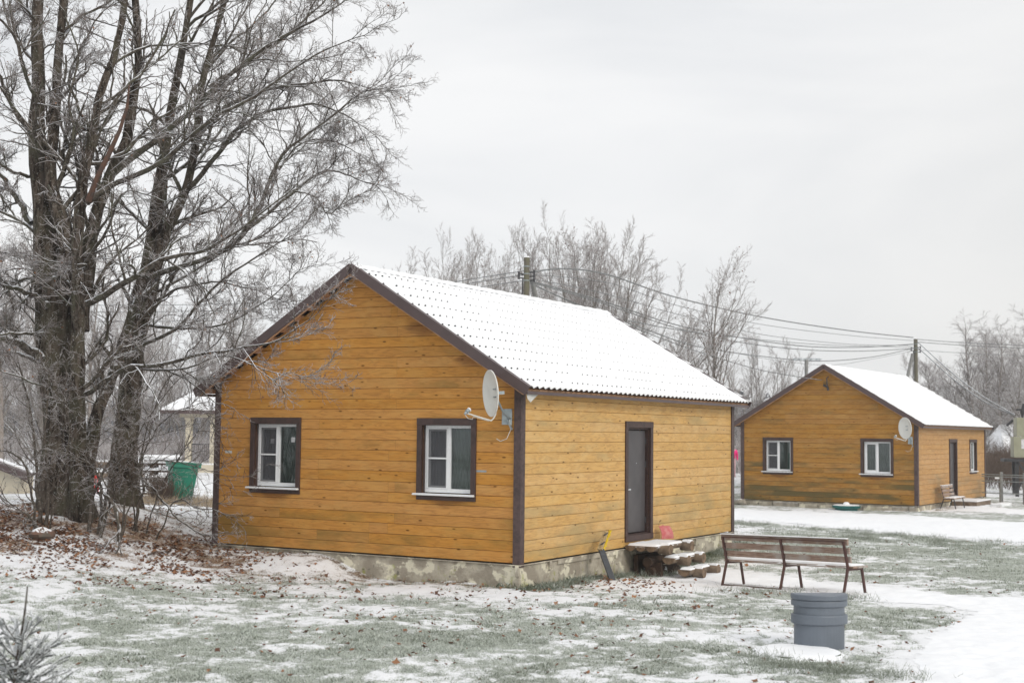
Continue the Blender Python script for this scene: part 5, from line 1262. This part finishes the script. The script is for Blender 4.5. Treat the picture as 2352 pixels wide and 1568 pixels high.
# torn reddish stub of dead wood
mb = MB(); og = Vector(maple.location); pts = [Vector(at(*p))-og for p in ((203, 462, Y-.8), (222, 410, Y-.9), (245, 365, Y-.9), (275, 300, Y-.8), (292, 246, Y-.7), (297, 195, Y-.6))]
M['deadwood'] = simple('torn_dead_wood', (.10, .05, .032), .9, col2=(.06, .045, .04), sc=9, bmp=.6)
mb.tube(pts, [.06, .045, .05, .035, .03, .012], 8); mb.build('dead_limb', 'deadwood', maple, smooth=True)
Y = 26.
limbsB = [
  ([(286, 1150, Y), (290, 1000, Y), (298, 870, Y), (312, 760, Y), (328, 667, Y), (343, 600, Y), (350, 534, Y), (360, 461, Y), (371, 402, Y), (388, 308, Y), (403, 200, Y), (420, 103, Y), (436, 0, Y), (450, -120, Y)], 62, 14, 12),
  ([(300, 900, Y-.1), (322, 760, Y-.1), (346, 660, Y-.2), (362, 590, Y-.2), (376, 545, Y-.2), (396, 505, Y-.3), (425, 445, Y-.3), (440, 380, Y-.4), (450, 300, Y-.4), (460, 220, Y-.4), (482, 130, Y-.5), (510, 20, Y-.5), (525, -80, Y-.5)], 34, 12, 12),
  ([(433, 432, Y-.4), (470, 395, Y-.6), (505, 350, Y-.8), (540, 300, Y-.9), (600, 262, Y-1), (680, 245, Y-1), (780, 240, Y-1), (870, 262, Y-1), (925, 285, Y-1)], 13, 2.5, 17),
  ([(445, 320, Y-.4), (500, 262, Y-.6), (560, 225, Y-.8), (650, 200, Y-1), (760, 190, Y-1.1), (860, 185, Y-1.2), (950, 200, Y-1.2)], 12, 2.5, 17),
  ([(345, 640, Y-.3), (420, 608, Y-.8), (490, 588, Y-1), (555, 545, Y-1.2), (590, 490, Y-1.3), (622, 410, Y-1.4), (655, 355, Y-1.4), (740, 310, Y-1.5), (840, 260, Y-1.5), (925, 215, Y-1.5), (975, 205, Y-1.5)], 14, 2.5, 20),
  ([(520, 570, Y-1.1), (590, 510, Y-1), (660, 462, Y-.9), (730, 420, Y-.8), (800, 392, Y-.8), (880, 400, Y-.8), (940, 418, Y-.8)], 10, 2.5, 15),
  ([(700, 438, Y-.9), (770, 455, Y-.9), (820, 490, Y-.8), (870, 470, Y-.8)], 4, 2, 10),
  ([(480, 200, Y-.4), (560, 150, Y-.2), (640, 95, Y), (740, 40, Y), (830, -20, Y)], 10, 3, 16),
  ([(405, 260, Y), (450, 200, Y+.3), (520, 110, Y+.5), (590, 50, Y+.6), (660, -20, Y+.6)], 9, 3, 12),
  ([(640, 390, Y-1.4), (700, 340, Y-1.2), (780, 320, Y-1.1), (860, 330, Y-1), (920, 350, Y-1)], 5, 2, 12),
  ([(336, 748, Y-.3), (381, 751, Y-.8), (440, 754, Y-1.1), (517, 742, Y-1.4), (600, 700, Y-1.6), (690, 640, Y-1.8)], 9, 2, 13),
  ([(278, 826, Y-.3), (337, 792, Y-.8), (404, 757, Y-1.1), (450, 705, Y-1.3), (500, 650, Y-1.5), (560, 610, Y-1.6), (640, 560, Y-1.7), (700, 540, Y-1.7)], 10, 2, 14),
  ([(360, 690, Y-.2), (420, 660, Y-.5), (500, 650, Y-.8), (580, 665, Y-1), (650, 690, Y-1.3)], 7, 2, 12),
]
mapleB = manual_tree('maple_tree', 'tall bare tree with forked trunk between the biggest trunk and the house', (286, 1148, Y), limbsB, 9, trunk_idx=(0, 1), leaves=200)

# shrubs and saplings about the trunks
def shrub(label, base, limbs, seed, n1=9, dens=.55):
    r_ = manual_tree('shrub', label, base, limbs, seed, trunk_idx=tuple(range(len(limbs))), n1=n1, dens=dens, leaves=0, twigr=.0032, reach=.9); r_['group'] = 'bare shrubs under the big trees'; return r_
Y = 22.8
shrub('slim many stemmed bare shrub left of the biggest trunk', (98, 1188, Y), [([(98, 1188, Y), (88, 1130, Y), (82, 1060, Y), (76, 990, Y), (60, 900, Y), (40, 840, Y)], 10, 3, 9), ([(104, 1186, Y), (112, 1100, Y), (104, 1000, Y), (110, 900, Y), (96, 830, Y)], 8, 2, 8),
  ([(94, 1160, Y-.3), (60, 1080, Y-.5), (30, 1040, Y-.6), (0, 1035, Y-.7)], 6, 3, 9), ([(96, 1188, Y-.4), (70, 1190, Y-.8), (30, 1160, Y-1), (-10, 1120, Y-1.1)], 4, 2, 9), ([(110, 1186, Y-.3), (140, 1100, Y-.6), (160, 1000, Y-.8), (150, 930, Y-.9)], 4, 1.5, 8)], 21)
shrub('bare shrub with leaning stems growing between the two big trunks', (226, 1200, Y), [([(227, 1200, Y), (232, 1145, Y), (227, 1104, Y), (220, 1063, Y), (230, 980, Y), (222, 900, Y)], 9, 2, 9), ([(205, 1186, Y), (213, 1138, Y), (233, 1090, Y), (254, 1049, Y), (262, 1010, Y), (300, 930, Y), (340, 880, Y)], 9, 2, 10),
  ([(232, 1118, Y-.2), (243, 1138, Y-.3), (265, 1172, Y-.5), (277, 1216, Y-.7)], 7, 7, 3), ([(236, 1150, Y), (262, 1110, Y-.2), (290, 1060, Y-.4), (340, 1010, Y-.6), (390, 990, Y-.8)], 5, 1.5, 9)], 22)
Y = 23.6
shrub('wide arching bare shrub in front of the green wheelie bin', (304, 1180, Y), [([(302, 1182, Y), (322, 1152, Y), (329, 1125, Y), (322, 1097, Y), (322, 1063, Y), (329, 1022, Y), (350, 950, Y), (380, 880, Y)], 8, 2, 9),
  ([(322, 1099, Y-.1), (357, 1126, Y-.3), (377, 1152, Y-.5), (404, 1186, Y-.8), (446, 1218, Y-1)], 6, 4, 6), ([(357, 1126, Y-.3), (404, 1149, Y-.4), (452, 1167, Y-.5), (491, 1170, Y-.6)], 4, 2, 7),
  ([(320, 1070, Y), (370, 1058, Y-.2), (430, 1065, Y-.4), (490, 1085, Y-.6)], 4, 1.5, 9), ([(322, 1060, Y), (350, 1000, Y-.2), (400, 950, Y-.3), (460, 940, Y-.4), (490, 970, Y-.5)], 4, 1.5, 10), ([(330, 1150, Y), (380, 1100, Y), (440, 1010, Y-.2), (480, 960, Y-.3)], 4, 1.5, 9),
  ([(320, 1150, Y), (300, 1080, Y-.3), (320, 1000, Y-.4), (400, 880, Y-.6), (450, 850, Y-.6)], 4, 1.5, 9)], 23)
shrub('tangle of bare twigs in front of the second big trunk', (275, 1190, Y-1), [([(275, 1195, Y-1), (285, 1120, Y-1), (265, 1040, Y-1), (280, 960, Y-1.1), (250, 890, Y-1.2)], 5, 2, 10), ([(278, 1195, Y-1), (250, 1120, Y-1.1), (200, 1060, Y-1.3), (150, 1040, Y-1.4)], 4, 1.5, 9), ([(270, 1190, Y-1), (310, 1130, Y-1), (330, 1060, Y-1.1), (300, 1000, Y-1.2)], 4, 1.5, 9)], 24)

# procedural trees for the background
def proto_tree(name, h, seed, style):
    rn = np.random.RandomState(seed); org = np.zeros(3)
    stems = []
    if style == 'multi':
        ns = 13; az = np.arange(ns)*2*PI/ns+rn.uniform(0, .6, ns); sp = np.linspace(.03, .95, ns)[rn.permutation(ns)]; d = np.c_[np.cos(az)*sp, np.sin(az)*sp, np.ones(ns)]; st = np.c_[np.cos(az)*.15, np.sin(az)*.15, np.zeros(ns)-.2]
        P, r = grow(st, d, h*(1.05-.22*sp)*rn.uniform(.93, 1.03, ns), np.full(ns, h*.0062), 14, .055, .012, rn, .15); ln = np.full(ns, h)
        n1, lf, t0, ang = 17, .27, .2, .6
    elif style == 'birch':
        P, r = grow(np.array([[0, 0, -.2]]), np.array([[.03, 0, 1.]]), np.array([h]), np.array([h*.0115]), 16, .03, .03, rn, .1); ln = np.array([h])
        n1, lf, t0, ang = 38, .26, .25, .6
    else:
        P, r = grow(np.array([[0, 0, -.2]]), np.array([[0, .02, 1.]]), np.array([h]), np.array([h*.013]), 16, .035, .04, rn, .08); ln = np.array([h])
        n1, lf, t0, ang = 30, .42, .24, .66
    T = tubes(P, r, 10)
    st, d, l, rr = kids(P, r, ln, n1, t0, 1., ang, lf, .55, rn, bias=(0, 0, .1)); rr = np.clip(rr, .008, .034)
    Pa, ra = grow(st, d, l, rr, 8, .10, .04, rn, .25); A = tubes(Pa, ra, 5)
    st, d, l, rr = kids(Pa, ra, l, 9, .12, 1., .65, .46, .6, rn, bias=(0, 0, .08)); rr = np.clip(rr, .006, .02); l = np.clip(l, .35, 1.5)
    Pb, rb = grow(st, d, l, rr, 5, .13, .05 if style != 'birch' else -.07, rn, .5); B = tubes(Pb, rb, 3)
    st, d, l, rr = kids(Pb, rb, l, 6, .12, 1., .65, .5, .7, rn); rr = np.clip(rr, .0065, .009); l = np.clip(l, .15, .75)
    Pc, rc = grow(st, d, l, rr, 3, .18, .04 if style != 'birch' else -.22, rn, .7); Cc = tubes(Pc, rc, 3)
    root = thing(name, 'x', 'tree')
    fastmesh('trunk', *T, 'birch' if style == 'birch' else 'bgtrunk', root, smooth=True)
    V, Q = merge([A, B]); fastmesh('branches', V, Q, 'bgtrunk', root, smooth=True)
    V, Q = Cc; mi = np.zeros(len(Q), int)
    if style == 'single':
        e = Pc[:, -1]; e = e[rn.choice(len(e), 160)]; c = leaf_bits(e, rn, .06); Q = np.vstack([Q, c[1]+len(V)]); V = np.vstack([V, c[0]]); mi = np.r_[mi, np.ones(len(c[1]), int)]
    fastmesh('crown', V, Q, ['rime', 'leaf'], root, midx=mi, fattrs={'tint': rn.uniform(0, .4, len(Q))})
    root['_h'] = float(max(V[:, 2].max(), Pb[..., 2].max()))
    return root
def dup(root, nm=None):
    r_ = root.copy(); C.objects.link(r_)
    for ch in list(root.children):
        c_ = ch.copy(); C.objects.link(c_); c_.parent = r_
    return r_
protos = {}; hts = {}
def put(style, h0, seed, px, ytop, Yd, label, group, rz=0., wide=1.):
    key = (style, seed); nm = {'multi': 'willow_tree', 'birch': 'birch_tree', 'single': 'alder_tree'}[style]
    if key not in protos: t_ = protos[key] = proto_tree(nm, 10., seed, style); hts[key] = t_['_h']; del t_['_h']
    else: t_ = dup(protos[key])
    q = at(px, ytop, Yd); g_ = gz(q[0], q[1]); s_ = (q[2]-g_)/hts[key]
    t_.location = Vector((q[0], q[1], g_)); t_.scale = (s_*wide, s_*wide, s_); t_.rotation_euler = (0, 0, rz)
    t_['label'] = label; t_['category'] = 'tree'; t_['group'] = group
    return t_
GB = 'frosted bare trees behind the foreground house'
put('multi', 0, 1, 1345, 455, 60, 'broadest frosted tree behind the roof, crown highest right of the near pole', GB, .3, 1.0)
put('multi', 0, 2, 1240, 500, 62, 'frosted tree directly behind the near utility pole', GB, 1.1, .95)
put('multi', 0, 1, 1440, 530, 66, 'lower spreading frosted tree right of the broadest one', GB, 2.2, .8)
put('multi', 0, 2, 1040, 515, 64, 'leftmost rounded frosted tree rising above the house ridge', GB, 3.0, .85)
put('multi', 0, 1, 985, 535, 56, 'low broad frosted tree at the left end of the roof ridge', GB, 4.0, 1.05)
put('multi', 0, 2, 1395, 490, 58, 'frosted tree on the right flank of the broadest tree', GB, 5.1, 1.0)
put('multi', 0, 1, 1120, 520, 61, 'frosted tree filling the gap left of the near pole', GB, 5.7, 1.0)
put('single', 0, 3, 1150, 540, 70, 'slender frosted tree left of the near utility pole', GB, .5, .9)
put('single', 0, 4, 1330, 480, 72, 'upright frosted tree inside the cluster behind the roof', GB, .5, 1.)
put('single', 0, 3, 1640, 555, 46, 'lone tall tree with dark leaf tufts between the two houses', GB, 1.9, 1.05)
put('birch', 0, 5, 1590, 720, 75, 'thin pale birch left of the lone tall tree', GB, 0, 1.)
put('multi', 0, 2, 1745, 745, 70, 'low frosted bushy tree right of the lone tall tree', GB, .8, .9)
put('multi', 0, 1, 1690, 790, 80, 'hazy frosted bush between the lone tree and the far house', GB, .4, 1.2)
put('birch', 0, 6, 730, 610, 75, 'faint birch top showing just left of the gable peak', GB, 2, 1.)
GR = 'hazy birches at the right edge'
for i, (px, yt, Yd, st_, sd_, lb) in enumerate(((2232, 712, 95, 'birch', 5, 'hazy birch nearest the far house roof end'), (2292, 735, 92, 'birch', 6, 'hazy birch second from the far house roof'), (2348, 690, 90, 'birch', 5, 'tallest hazy birch cut by the right edge'),
        (2265, 800, 100, 'multi', 1, 'hazy bushy tree among the right birches'), (2180, 810, 105, 'multi', 2, 'hazy low tree behind the distant utility pole'), (2325, 800, 84, 'birch', 6, 'hazy birch just left of the tallest one'), (2150, 860, 110, 'multi', 1, 'small hazy tree just above the far snowy roof'), (2262, 850, 72, 'birch', 6, 'lower birch close behind the far house corner'), (2210, 760, 104, 'multi', 1, 'broad hazy tree between the distant pole and the birches'), (2310, 745, 108, 'multi', 2, 'broad hazy tree behind the right birches'), (2375, 720, 98, 'multi', 1, 'broad hazy tree cut by the right edge of the picture'), (2255, 730, 99, 'birch', 5, 'thin hazy birch between the first and second birches'))):
    put(st_, 0, sd_, px, yt, Yd, lb, GR, i*1.3, 1.45)
GL = 'hazy frosted trees behind the big left trees'
for i, (px, yt, Yd, st_, sd_, lb) in enumerate(((20, 500, 48, 'birch', 5, 'pale birch at the left edge behind the big tree'), (215, 560, 52, 'birch', 6, 'slim birch seen between the two big trunks'), (312, 600, 50, 'birch', 5, 'birch just right of the second big trunk'),
        (440, 590, 78, 'multi', 1, 'frosted tree filling the gap left of the house roof'), (130, 520, 60, 'multi', 2, 'frosted tree behind the biggest trunk'), (-40, 560, 62, 'multi', 1, 'frosted tree cut by the left edge'),
        (530, 690, 70, 'single', 4, 'small frosted tree just above the left eave'), (330, 640, 88, 'multi', 2, 'distant frosted tree behind the second trunk'), (620, 700, 80, 'multi', 1, 'distant frosted tree above the left roof slope'), (60, 640, 78, 'single', 3, 'distant slender tree far left'), (470, 760, 85, 'birch', 6, 'thin birch beside the left roof corner'))):
    put(st_, 0, sd_, px, yt, Yd, lb, GL, i*1.7, 1.)

# far woods: one mass of distant tree shapes
def far_woods():
    rn = np.random.RandomState(3); L = []
    n = 900
    y = rn.uniform(150, 330, n); x = rn.uniform(-.62, .62, n)*y
    keep = ~((x/y > -.12) & (x/y < .13) & (y < 180)); x = x[keep]; y = y[keep]; n = len(x)
    h = rn.uniform(5, 8.5, n)*(.7+.5*fbm(x, y, .02, 2, 3)); k = 70
    t = rn.uniform(0, 1, (n, k))**.8; w = (1-t)*rn.uniform(.12, .24, (n, 1))*h[:, None]+.3
    a = rn.uniform(0, 2*PI, (n, k)); rr = w*np.sqrt(rn.uniform(0, 1, (n, k)))
    P = np.stack([x[:, None]+rr*np.cos(a), y[:, None]+rr*np.sin(a), -2.6+t*h[:, None]], -1).reshape(-1, 3)
    N = len(P); s = rn.uniform(.35, .95, (N, 1)); u = unit(rn.normal(0, 1, (N, 3))+np.array([0, 0, .6]))*s; v = unit(np.cross(u, rn.normal(0, 1, (N, 3))))*s*.35
    V = np.stack([P-u, P+v, P+u, P-v], 1).reshape(-1, 3); Q = np.arange(N)[:, None]*4+np.array([[0, 1, 2, 3]])
    o = fastmesh('far_woods', V, Q, 'farwood'); o['kind'] = 'stuff'; tag(o, 'distant bluish grey wood along the horizon', 'woods')
far_woods()
# scrub at mid distance behind the houses
def scrub(nm, label, px0, px1, Y0, Y1_, n, h, mt, seed):
    rn = np.random.RandomState(seed); px = rn.uniform(px0, px1, n); yy = rn.uniform(Y0, Y1_, n)
    st = np.array([at(a, 1100, b) for a, b in zip(px, yy)]); st[:, 2] = G(st[:, 0], st[:, 1])
    d = rn.normal(0, .35, (n, 3)); d[:, 2] = 1
    P, r = grow(st, d, rn.uniform(.5, 1, n)*h, np.full(n, .012), 5, .12, 0, rn, .4)
    s2_, d2, l2, r2 = kids(P, r, np.full(n, h), 8, .2, 1, .6, .35, .7, rn); Pb, rb = grow(s2_, d2, l2, np.clip(r2, .006, .012), 3, .2, 0, rn, .6)
    V, Q = merge([tubes(P, r, 3), tubes(Pb, rb, 3)]); o = fastmesh(nm, V, Q, mt); o['kind'] = 'stuff'; tag(o, label, 'scrub')
scrub('scrub', 'bare brown scrub behind the far house and the transformer', 2235, 2420, 60, 85, 900, 2.3, 'deadtwig', 1)
scrub('scrub', 'bare frosted scrub in the gap between the two houses', 1640, 1760, 62, 95, 500, 2.6, 'rime', 2)
scrub('scrub', 'bare frosted scrub behind the big trees on the left', -60, 500, 62, 100, 1500, 2.0, 'rime', 4)
scrub('scrub', 'brown brush pile beside the green wheelie bin', 355, 400, 33.5, 36, 160, .8, 'deadtwig', 6)
# tall dry grass round the wheelie bin
rn = np.random.RandomState(8); n = 1900; px = rn.uniform(330, 500, n); yy = rn.uniform(32.5, 36.5, n)
st = np.array([at(a, 1150, b) for a, b in zip(px, yy)]); st[:, 2] = G(st[:, 0], st[:, 1])
d = rn.normal(0, .4, (n, 3)); d[:, 2] = 1; P, r = grow(st, d, rn.uniform(.08, .26, n)*(1+.8*(rn.uniform(0, 1, n) > .93)), np.full(n, .005), 3, .2, -.1, rn, .4)
V, Q = tubes(P, r, 3); o = fastmesh('tall_dry_grass', V, Q, 'straw', attrs={'tint': rn.uniform(0, 1, len(V))}); o['kind'] = 'stuff'; tag(o, 'tall dry straw around the foot of the green bin', 'grass')
# grass tufts near well cover and far verge
rn = np.random.RandomState(12); pts = []
for (a, b_, n, s_) in ((1800, 1532, 260, .12), (1850, 1540, 300, .16), (2060, 1556, 200, .12), (1930, 1545, 200, .1), (1960, 1374, 160, .14), (1700, 1360, 160, .2), (1800, 1362, 120, .2), (1760, 1510, 120, .1), (700, 1232, 0, .1)):
    q = ground(a, b_); pts.append(np.c_[rn.normal(q[0], s_*1.6, n), rn.normal(q[1], s_, n)])
for i in range(80):
    a = rn.uniform(1690, 2340); b_ = 1198+(a-1690)*.075+rn.uniform(0, 22); q = ground(a, b_); pts.append(np.c_[rn.normal(q[0], .12, 45), rn.normal(q[1], .12, 45)])
for i in range(60):
    t = rn.uniform(0, 1); q = loc1(.12+rn.uniform(0, .35), 8.9*t); pts.append(np.c_[rn.normal(q[0], .1, 40), rn.normal(q[1], .1, 40)])
XY = np.vstack(pts); n = len(XY); st = np.c_[XY, G(XY[:, 0], XY[:, 1])]; d = rn.normal(0, .5, (n, 3)); d[:, 2] = 1
P, r = grow(st, d, rn.uniform(.06, .16, n), np.full(n, .0032), 3, .25, -.12, rn, .3)
V, Q = tubes(P, r, 3); o = fastmesh('grass_tufts', V, Q, 'blade', attrs={'tint': np.clip(rn.normal(.4, .2, len(V)), 0, 1)}); o['kind'] = 'stuff'; tag(o, 'longer frosted grass tufts beside the path, road and wall', 'grass')

# mound stone with snow and small fallen branches under the big trees
rock('stone', 'brown boulder half covered by snow below the biggest tree', 96, 1238, .17, 'brownstone', 37, (1.3, .9, .7))
for i, (a, b_, c_, d_, lb) in enumerate(((340, 1276, 390, 1268, 'dark fallen twig on the snow in front of the house corner'), (300, 1246, 350, 1252, 'fallen twig among leaves right of the biggest tree'))):
    p_, q_ = ground(a, b_), ground(c_, d_); mb = MB(); v = Vector(q_)-Vector(p_); mb.tube([(0, 0, .02), v*.35+Vector((0, .03, .05)), v*.7+Vector((0, -.02, .03)), v+Vector((0, 0, .03))], [.014, .012, .01, .004], 6)
    o = mb.build('fallen_branch', 'deadtwig', None, smooth=True); o.location = Vector(p_); tag(o, lb, 'branch')
shard = ground(345, 1270)

# ------------------------------------------------------------------ young spruce in the left foreground
def spruce():
    rn = np.random.RandomState(4); top = at(62, 1345, 9.4); bx_, by_ = at(30, 1345, 9.4)[0], 9.4; g_ = gz(bx_, by_); H = top[2]-g_
    root = thing('spruce_sapling', 'small frosted young spruce in the bottom left corner', 'tree', (bx_, by_, g_))
    lean = np.array([top[0]-bx_, 0, 0]); hs = [0, .2, .4, .55, .72, .86, 1.]
    trunk = np.array([lean*(t**1.3)+np.array([.008*math.sin(9*t), 0, H*t]) for t in np.linspace(0, 1, 14)])
    V, Q = tubes(trunk[None], np.linspace(.022, .005, 14)[None], 10); fastmesh('trunk', V, Q, 'limb', root, smooth=True)
    B = []; 
    def on(t): f = t*13; i = min(int(f), 12); return trunk[i]*(1-(f-i))+trunk[i+1]*(f-i)
    whorls = [(.69, 6, .25, 1.0), (.56, 8, .40, .62), (.50, 6, .36, .55), (.44, 8, .45, .42), (.34, 9, .48, .3), (.22, 9, .5, .2), (.1, 9, .52, .1)]
    extra = [(.62, 4, .2, .7), (.53, 5, .3, .5), (.47, 6, .34, .4), (.39, 6, .4, .3), (.28, 6, .4, .25)]
    for t, n, L, up in whorls+extra:
        for k in range(n):
            a = 2*PI*k/n+rn.uniform(-.25, .25)+t*9; B.append((on(t), np.array([math.cos(a), math.sin(a), up]), L*rn.uniform(.85, 1.1), .006))
    st, d, l, rr = (np.array([b[j] for b in B]) for j in range(4))
    Pa, ra = grow(st, d, l, rr, 8, .05, .03, rn, .4)
    s2_, d2, l2, r2 = kids(Pa, ra, l, 5, .25, .9, .75, .45, .7, rn, planar=.8); Pb, rb = grow(s2_, d2, l2, r2, 5, .06, .02, rn, .5)
    V, Q = merge([tubes(Pa, ra, 5), tubes(Pb, rb, 4)]); fastmesh('branches', V, Q, 'limb', root, smooth=True)
    # needles all round the shoots and the leader
    lead = trunk[9:][None]; out = []; tn = []
    for PP, n, nl in ((Pa, 420, .0125), (Pb, 190, .011), (lead, 260, .008)):
        N, K1 = PP.shape[:2]; t = rn.uniform(.08, 1, (N, n))*(K1-1); i = np.clip(t.astype(int), 0, K1-2); u = (t-i)[..., None]; ii = np.arange(N)[:, None]
        a, b = PP[ii, i], PP[ii, i+1]; p_ = (a*(1-u)+b*u).reshape(-1, 3); tg = unit(b-a).reshape(-1, 3)
        rd = rn.normal(0, 1, p_.shape); pp = unit(rd-(rd*tg).sum(-1, keepdims=True)*tg); dd = unit(tg*.9+pp)
        e = p_+dd*nl*rn.uniform(.8, 1.2, (len(p_), 1)); sd_ = unit(np.cross(dd, rn.normal(0, 1, p_.shape)))*.0017
        tn.append(np.repeat(np.clip(.32+dd[:, 2]*.75+rn.normal(0, .2, len(p_)), 0, 1), 4))
        out.append(np.stack([p_-sd_, p_+sd_, e+sd_*.5, e-sd_*.5], 1).reshape(-1, 3))
    V = np.vstack(out); Q = np.arange(len(V)//4)[:, None]*4+np.array([[0, 1, 2, 3]]); fastmesh('needles', V, Q, 'needle', root, attrs={'tint': np.concatenate(tn)})
spruce()

# ------------------------------------------------------------------ air, sky, sun
mh, nt, p = mat('haze'); nt.nodes.remove(p)
pv = nd(nt, 'VolumePrincipled', {'Color': (.93, .94, .96, 1), 'Density': .0005, 'Anisotropy': .0}); nt.links.new(pv.outputs[0], nt.nodes['Material Output'].inputs['Volume']); M['haze'] = mh
mb = MB(); mb.box(-1000, 1000, -80, 950, -5, 16); hz = mb.build('haze', 'haze', None); hz['kind'] = 'stuff'; tag(hz, 'thin winter haze over the whole place', 'haze')

w = bpy.data.worlds.new('World'); S.world = w; w.use_nodes = True; nt = w.node_tree; bg = nt.nodes['Background']
ELEV, ROT = math.radians(30), math.radians(140)       # low veiled sun, from the right and a little behind the viewer
sk = nd(nt, 'TexSky', sky_type='NISHITA', sun_disc=False, sun_elevation=ELEV, sun_rotation=ROT, air_density=1., dust_density=3.)
tc = nd(nt, 'TexCoord').outputs['Generated']
mp = nd(nt, 'Mapping', {'Vector': tc, 'Scale': (1., 1., 3.2)}).outputs[0]
cl = nd(nt, 'TexNoise', {'Vector': mp, 'Scale': 2.1, 'Detail': 5., 'Roughness': .5, 'Distortion': .5}).outputs['Fac']
cc = mix(nt, ss(nt, cl, .3, .7), (7.45, 7.6, 7.8), (9.1, 9.1, 9.1))
sx = nd(nt, 'SeparateXYZ', {0: tc}).outputs
cc = mix(nt, ss(nt, mth(nt, 'ADD', sx[0], mth(nt, 'MULTIPLY', sx[2], -.9)), -.15, .55), cc, (7.6, 7.55, 7.4))
zen = mth(nt, 'ADD', 1., mth(nt, 'MULTIPLY', ss(nt, sx[2], .34, 1.), .3))     # overcast sky is brightest overhead
cc = nd(nt, 'VectorMath', {0: cc, 3: zen}, operation='SCALE').outputs[0]
cc = mix(nt, .06, cc, sk.outputs[0])
nt.links.new(cc, bg.inputs['Color']); bg.inputs['Strength'].default_value = .1
sl = bpy.data.lights.new('sun', 'SUN'); sl.energy = 1.35; sl.angle = math.radians(16); sl.color = (1, .95, .87)
so_ = bpy.data.objects.new('sun', sl); C.objects.link(so_)
# direction the light comes from
dirv = Vector((math.sin(ROT)*math.cos(ELEV), math.cos(ROT)*math.cos(ELEV), math.sin(ELEV)))
so_.rotation_euler = dirv.to_track_quat('Z', 'Y').to_euler()

S.render.engine = 'CYCLES'
S.cycles.volume_bounces = 1; S.cycles.transparent_max_bounces = 12; S.cycles.max_bounces = 6
S.cycles.use_adaptive_sampling = True
S.view_settings.view_transform = 'Standard'; S.view_settings.look = 'None'; S.view_settings.gamma = 1; S.view_settings.exposure = .12
S.render.resolution_x = 1024; S.render.resolution_y = 682
